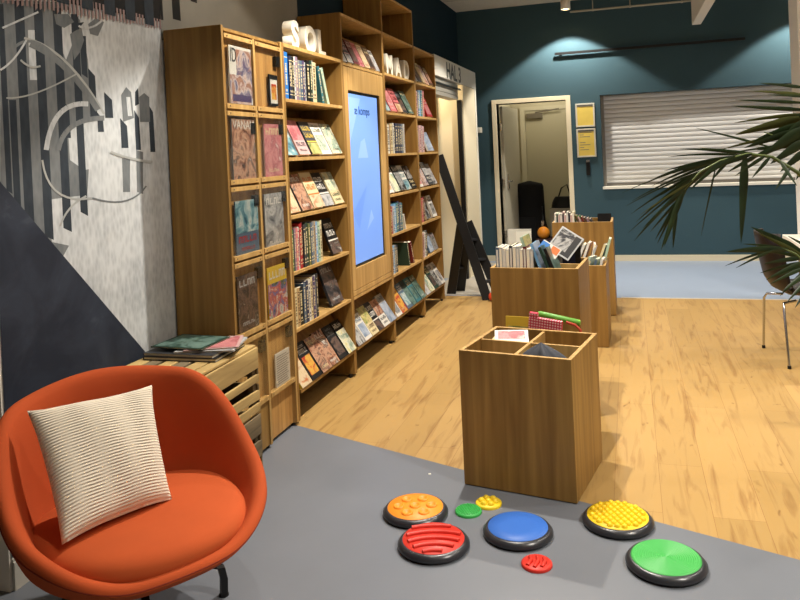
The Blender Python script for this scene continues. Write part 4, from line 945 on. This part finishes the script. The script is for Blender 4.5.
for k in range(3):
    a = 2 * PI * k / 3; g = MB(); g.tube([(.07 * math.cos(a), .07 * math.sin(a), .21), (.1 * math.cos(a), .1 * math.sin(a), 0)], .012, 8); g.build('leg', BLACKM, st)
g = MB(); g.box(.72, 1.2, 7.6, 7.95, .0, .62); sb = g.build('storage_box', mat('store_shelf', (150, 142, 124), .7)); tag(sb, 'beige storage box inside the store room beside the door frame', 'box')
def bag3(u, v):
    a = 2 * PI * u; c, s = math.cos(a), math.sin(a); k = 1 - .3 * v ** 2; return Vector((.20 * k * c * (1 + .06 * math.sin(3 * a)), .12 * k * s, .16 * v))
g = MB(); g.grid(bag3, 28, 7, 0, True); g.add([bag3(i / 28, 1) for i in range(28)], [tuple(range(28))])
bb = g.build('handbag', mat('black_leather', (18, 18, 20), .5), None, M=T(.93, 7.76, .62)); tag(bb, 'black handbag on the storage box beside the door frame', 'bag')
g = MB(); g.tube([(-.1, 0, .14), (-.05, 0, .28), (.03, 0, .33), (.08, 0, .15)], .01, 8); g.build('handle', MATS['black_leather'], bb)

# ================================================================== THINGS ON THE BACK WALL
for i, (z0, z1, lb) in enumerate([(1.735, 2.04, 'upper yellow notice in a pale frame beside the doorway'), (1.345, 1.715, 'lower yellow notice with printed lines in a pale frame')]):
    u = thing('notice_frame', lb, 'notice', 'yellow notices', T(1.19, DY, z0)); h = z1 - z0; w = .24
    g = MB(); t = .02
    for b in ((0, w, 0, t), (0, w, h - t, h), (0, t, t, h - t), (w - t, w, t, h - t)): g.box(b[0], b[1], -.02, -.001, b[2], b[3])
    g.build('frame', mat('frame_pale', (206, 202, 186), .45), u, .002)
    g = MB(); g.box(t, w - t, -.012, -.004, t, h - t, 0); g.box(t, w - t, -.016, -.012, h - t - .022, h - t, 1)
    if i == 1:
        for k, (a, l) in enumerate([(.85, .0), (.77, .1), (.7, .02), (.5, .08), (.42, .02), (.33, .1), (.25, .04)]): g.poly([(t + .02, -.0125, h * a), (w - t - .03 - l, -.0125, h * a), (w - t - .03 - l, -.0125, h * a + .008), (t + .02, -.0125, h * a + .008)], 2)
    g.build('sheet', [mat('yellow_sheet', (222, 196, 96), .6, var=(9, .06)), mat('frame_clip', (120, 116, 104), .4), mat('grey_print', (120, 118, 110), .6)], u)
u = thing('wall_bracket', 'small black holder on the wall below the yellow notices', 'holder', M=T(1.295, DY, 1.11))
g = MB(); g.box(0, .05, -.03, -.001, 0, .17); g.build('holder', BLACK, u, .004); g = MB(); g.box(.005, .05, -.045, -.001, .17, .20); g.build('clip', CHROME, u)
u = thing('light_switch', 'white square switch on the teal wall between two doorways', 'switch', M=T(-.115, DY, 1.73))
g = MB(); g.box(0, .07, -.012, -.001, 0, .075); g.build('plate', WHITE, u, .002); g = MB(); g.box(.015, .055, -.016, -.012, .015, .06); g.build('rocker', WHITE, u, .001)
u = thing('picture_rail', 'long thin black rail fixed high on the teal wall', 'rail', M=T(.96, DY, 2.685))
g = MB(); g.box(0, 2.27, -.05, -.032, .0, .032); g.build('rail', BLACKM, u)
for x in (.06, 1.1, 2.2): g = MB(); g.box(x, x + .03, -.032, -.001, .002, .028); g.build('bracket', BLACKM, u)

# ================================================================== BROWN CHAIR, WHITE TABLE
bc = thing('shell_chair', 'dark brown shell chair with thin chrome legs behind the palm', 'chair', M=T(2.92, 2.41, 0) @ RZ(math.radians(8)))
BRN = mat('brown_shell', (24, 16, 12), .45, spec=.3)
prof = [(-.30, .86), (-.285, .78), (-.262, .66), (-.235, .55), (-.19, .475), (-.12, .438), (0, .43), (.12, .442), (.2, .45), (.24, .43)]
def shl(u, v):
    i = v * (len(prof) - 1); k = min(len(prof) - 2, int(i)); f = i - k
    x = prof[k][0] * (1 - f) + prof[k + 1][0] * f; z = prof[k][1] * (1 - f) + prof[k + 1][1] * f
    s = u * 2 - 1; w = .235 if v > .35 else .235 - .03 * (1 - v / .35)
    if v < .08: w *= .88 + v * 1.5
    curl = abs(s) ** 2.6
    if v < .45: x += .10 * curl * (1 - v / .9); 
    else: z += .05 * curl
    return Vector((x, s * w, z))
g = MB(); g.grid(shl, 21, 30); o = g.build('shell', BRN, bc); q = o.modifiers.new('solid', 'SOLIDIFY'); q.thickness = .012
for sx, sy_ in ((-1, -1), (-1, 1), (1, -1), (1, 1)):
    g = MB(); g.tube([(sx * .10, sy_ * .12, .41), (sx * .17 - .02, sy_ * .17, .405), (sx * .20, sy_ * .20, .37), (sx * .27 + (.07 if sx < 0 else 0), sy_ * .255, .012)], .0085, 10); lg = g.build('leg', CHROME, bc)
    g = MB(); g.lathe([(.012, 0), (.012, .02)], (sx * .27 + (.07 if sx < 0 else 0), sy_ * .255, 0), 12); g.build('glide', BLACK, lg)
tb = thing('white_table', 'white table at the edge of the view beside the brown chair', 'table', M=T(3.02, 2.95, 0))
g = MB(); g.box(0, .8, 0, .75, .64, .68); g.build('tabletop', WHITE, tb, .004)
for x, y_ in ((.12, .04), (.76, .04), (.12, .71), (.76, .71)): g = MB(); g.tube([(x, y_, .64), (x, y_, 0)], .016, 12); g.build('leg', CHROME, tb)

# ================================================================== PALM
pm = thing('potted_palm', 'green palm whose fronds arch in from the edge of the view', 'plant', M=T(3.05, .95, 0)); PO = Vector((3.05, .95, 0))
g = MB(); g.lathe([(.15, 0), (.17, .02), (.21, .36), (.215, .38), (.195, .38), (.19, .33), (0, .33)], seg=32); g.build('pot', mat('pot_grey', (70, 70, 72), .6), pm)
g = MB(); g.tube([(0, 0, .3), (.01, 0, .8), (-.02, .02, 1.25), (-.1, .03, 1.52)], [.03, .026, .02, .012], 12); g.build('stem', mat('palm_stem', (92, 84, 54), .7), pm)
LEAF = mat('palm_leaf', (34, 48, 24), .4, spec=.4, var=(8, .35)); LEAF2 = mat('palm_leaf_dry', (70, 74, 36), .5, var=(8, .25))
def blade(g, a, b, w, ya, yb, sag=0, m=0):
    A, Bp = at('y', ya, *a) - PO, at('y', yb, *b) - PO; L = (Bp - A).length; mid = (A + Bp) / 2 + Vector((0, 0, sag * L)); n = 10
    dirv = (Bp - A).normalized(); view = (CAM - PO - mid).normalized(); s = dirv.cross(view).normalized(); s = (s + view * .35).normalized(); up = s.cross(dirv).normalized()
    rows = []
    for i in range(n + 1):
        t = i / n; p = A * (1 - t) ** 2 + mid * 2 * t * (1 - t) + Bp * t * t
        ww = w * min(1, .35 + t * 2.6) * max(0, 1 - t) ** .62 * .62
        ww = max(ww, .0006); rows += [p - s * ww, p + up * ww * .35, p + s * ww]
    g.add(rows, [(i * 3 + k, i * 3 + k + 1, i * 3 + k + 4, i * 3 + k + 3) for i in range(n) for k in (0, 1)], m, True)
PX = .0050    # metres per photo pixel at the palm's distance
def frond(rach, r0, leaves, y0):
    g = MB(); pts = [at('y', y0 + dy, u, v) - PO for u, v, dy in rach]
    f_ = MB(); f_.tube(pts, [r0 * (1 - .75 * i / (len(pts) - 1)) for i in range(len(pts))], 8); st_ = f_.build('frond', mat('palm_rachis', (78, 90, 44), .5), pm)
    for (a, b, w, dy, sag) in leaves: blade(g, a, b, w * PX, y0 + dy * .4, y0 + dy, sag, 1 if random.random() < .05 else 0)
    o = g.build('leaflets', [LEAF, LEAF2], st_); return st_
frond([(812, 186, 0), (797, 172, 0), (772, 157, 0), (748, 154, 0), (720, 161, 0), (700, 172, .0), (684, 190, 0), (674, 212, 0)], .011,
      [((735, 157), (642, 185), 5, .1, .10), ((728, 158), (652, 186), 4, .15, .07), ((748, 154), (680, 149), 4, .2, .04), ((760, 155), (700, 148), 3, .2, .03), ((716, 163), (632, 201), 3, .12, .06), ((708, 168), (631, 214), 3.5, .1, .06), ((700, 172), (636, 222), 4, .05, .05), ((692, 180), (634, 241), 4.5, -.05, .04),
       ((686, 188), (643, 228), 4, .1, .03), ((690, 182), (655, 240), 5, .06, .02), ((684, 190), (661, 250), 6.5, -.04, .02), ((680, 198), (664, 247), 6, -.08, .02), ((676, 206), (673, 248), 5, -.02, .01), ((684, 192), (645, 226), 3, .15, .03), ((745, 156), (741, 243), 9, -.05, 0), ((716, 166), (701, 236), 2, .12, .02), ((730, 158), (711, 181), 4, -.06, .0),
       ((722, 161), (690, 190), 5, -.1, .03), ((735, 156), (705, 176), 5, -.1, .02), ((712, 165), (668, 205), 5, .08, .03), ((742, 156), (664, 171), 4, .12, .05), ((765, 156), (735, 176), 4, -.1, .01), ((758, 155), (728, 172), 5, .05, .02), ((706, 169), (660, 196), 4, .14, .05),
       ((726, 159), (622, 193), 2.2, .12, .07), ((704, 170), (626, 206), 2.4, .02, .05), ((697, 176), (628, 233), 2.6, .08, .03), ((690, 183), (640, 215), 2.4, -.1, .03), ((740, 155), (668, 157), 3, .16, .05), ((718, 162), (655, 178), 3, .06, .05), ((682, 196), (650, 232), 3.4, .1, .01), ((679, 200), (657, 244), 3.4, .04, .01), ((752, 154), (716, 168), 5, -.06, .02),
       ((780, 161), (797, 186), 4, -.1, 0), ((790, 168), (775, 190), 4, -.12, 0), ((770, 157), (752, 178), 4, -.08, 0)], 1.0)
frond([(815, 165, 0), (800, 148, 0), (780, 138, .02), (764, 132, .04)], .009,
      [((806, 88), (759, 83), 4, .3, .02), ((806, 95), (749, 91), 4, .3, .02), ((806, 97), (768, 95), 3, .2, .03), ((806, 103), (735, 100), 4, .25, .01), ((806, 110), (731, 106), 5, .2, .0), ((806, 114), (734, 123), 4.5, .15, .03), ((804, 118), (735, 135), 11, .1, .03), ((804, 124), (752, 142), 10, .05, .02), ((770, 147), (696, 128), 3, .2, .01), ((800, 130), (744, 148), 8, -.05, .02),
       ((804, 136), (748, 160), 9, -.05, .02), ((804, 128), (762, 156), 12, -.1, .0), ((806, 140), (770, 164), 10, -.1, .0), ((806, 132), (720, 150), 5, .1, .04), ((806, 144), (735, 152), 4, .05, .03), ((806, 150), (780, 172), 8, -.08, 0), ((806, 120), (776, 146), 10, 0, 0), ((806, 112), (782, 132), 8, .08, 0), ((812, 150), (796, 180), 7, -.05, 0), ((806, 143), (757, 150), 7, 0, .01)], 1.15)
frond([(818, 285, 0), (806, 264, 0), (796, 254, 0), (782, 248, 0), (768, 246, 0)], .008,
      [((802, 252), (751, 227), 8, .1, .02), ((800, 254), (758, 233), 5, .05, .02), ((788, 250), (726, 252), 8, 0, .05), ((780, 248), (743, 244), 3, .1, .04), ((776, 249), (725, 266), 3, .05, .05), ((774, 250), (736, 268), 3, -.03, .04), ((802, 258), (764, 264), 5, 0, .04), ((804, 262), (766, 280), 5, -.05, .04), ((804, 268), (770, 284), 4, -.08, .03), ((806, 266), (778, 276), 5, .05, .02),
       ((806, 274), (783, 291), 5, -.1, .02), ((808, 280), (787, 302), 4, -.12, .02), ((806, 257), (772, 252), 5, .1, .01), ((806, 270), (780, 296), 4, -.05, .02), ((810, 284), (795, 308), 4, -.1, .01), ((806, 262), (760, 273), 4, .06, .04), ((806, 246), (788, 236), 3, .1, 0)], .92)

# ================================================================== LIGHTS
spots = []
DL = mat('downlight_white', (222, 216, 204), .5)
GLOW = mat('downlight_glow', (255, 240, 214), .5, emit=9)
ENERGY = 190
def downlight(x, y_, e=ENERGY, size=108, tint=(1, .93, .83), fixture=True, lb=None):
    if fixture:
        u = thing('ceiling_downlight', lb or 'white cylinder downlight hanging under the ceiling', 'lamp', 'cylinder downlights', T(x, y_, 3.2))
        g = MB(); g.lathe([(.052, .02), (.055, 0), (.06, 0), (.06, .179), (.0, .179)], seg=32); g.build('housing', DL, u)
        g = MB(); g.lathe([(0, .018), (.05, .018)], seg=32); g.build('lens', GLOW, u)
    l = bpy.data.lights.new('downlight', 'SPOT'); l.energy = e; l.spot_size = math.radians(size); l.spot_blend = .18; l.shadow_soft_size = .035; l.color = tint
    o = bpy.data.objects.new('downlight', l); COLL.objects.link(o); o.location = (x, y_, 3.195)
AISLE = ['armchair', 'nearest bin', 'second bin', 'step ladder']
for y_, nm, e in zip((-1.1, .7, 2.5, 4.3), AISLE, (.35, 2.0, 1.35, 1)): downlight(1.05, y_, ENERGY * e, lb=f'white cylinder downlight over the bookcase aisle at the {nm}')
downlight(.45, .2, ENERGY * .22, lb='white cylinder downlight close above the magazine rack')
p = at('z', 3.2, 565.5, 9.5)
downlight(p.x, 6.3 if p.y > 6.5 else p.y, ENERGY * 1.1, lb='white cylinder downlight under the ceiling close to the teal wall')
for y_, nm, e in zip((-1.6, .7, 2.5, 4.3, 6.3), AISLE + ['shutter'], (2.3, .7, .7, .9, 1.05)): downlight(3.9, y_, ENERGY * e, lb=f'white cylinder downlight over the open floor, row of the {nm}')
for (x, y_, z, e, r, c) in [(.7, 8.2, 2.5, 22, .2, (1, .93, .78)), (-.55, 5.0, 2.2, 26, .12, (1, .82, .55))]:
    l = bpy.data.lights.new('room_lamp', 'POINT'); l.energy = e; l.shadow_soft_size = r; l.color = c
    o = bpy.data.objects.new('room_lamp', l); COLL.objects.link(o); o.location = (x, y_, z)
l = bpy.data.lights.new('ceiling_fill', 'AREA'); l.shape = 'RECTANGLE'; l.size = 4; l.size_y = 6; l.energy = 50; l.color = (1, .95, .86)  # added soft fill for the whole room, not a real luminaire
o = bpy.data.objects.new('ceiling_fill', l); COLL.objects.link(o); o.location = (3.2, .5, HC - .02)
w = bpy.data.worlds.new('world'); S.world = w; w.use_nodes = True
w.node_tree.nodes['Background'].inputs['Color'].default_value = (.9, .92, 1, 1); w.node_tree.nodes['Background'].inputs['Strength'].default_value = .2
S.view_settings.view_transform = 'Standard'; S.view_settings.look = 'None'; S.view_settings.gamma = 1; S.view_settings.use_curve_mapping = False
S.view_settings.exposure = -.12
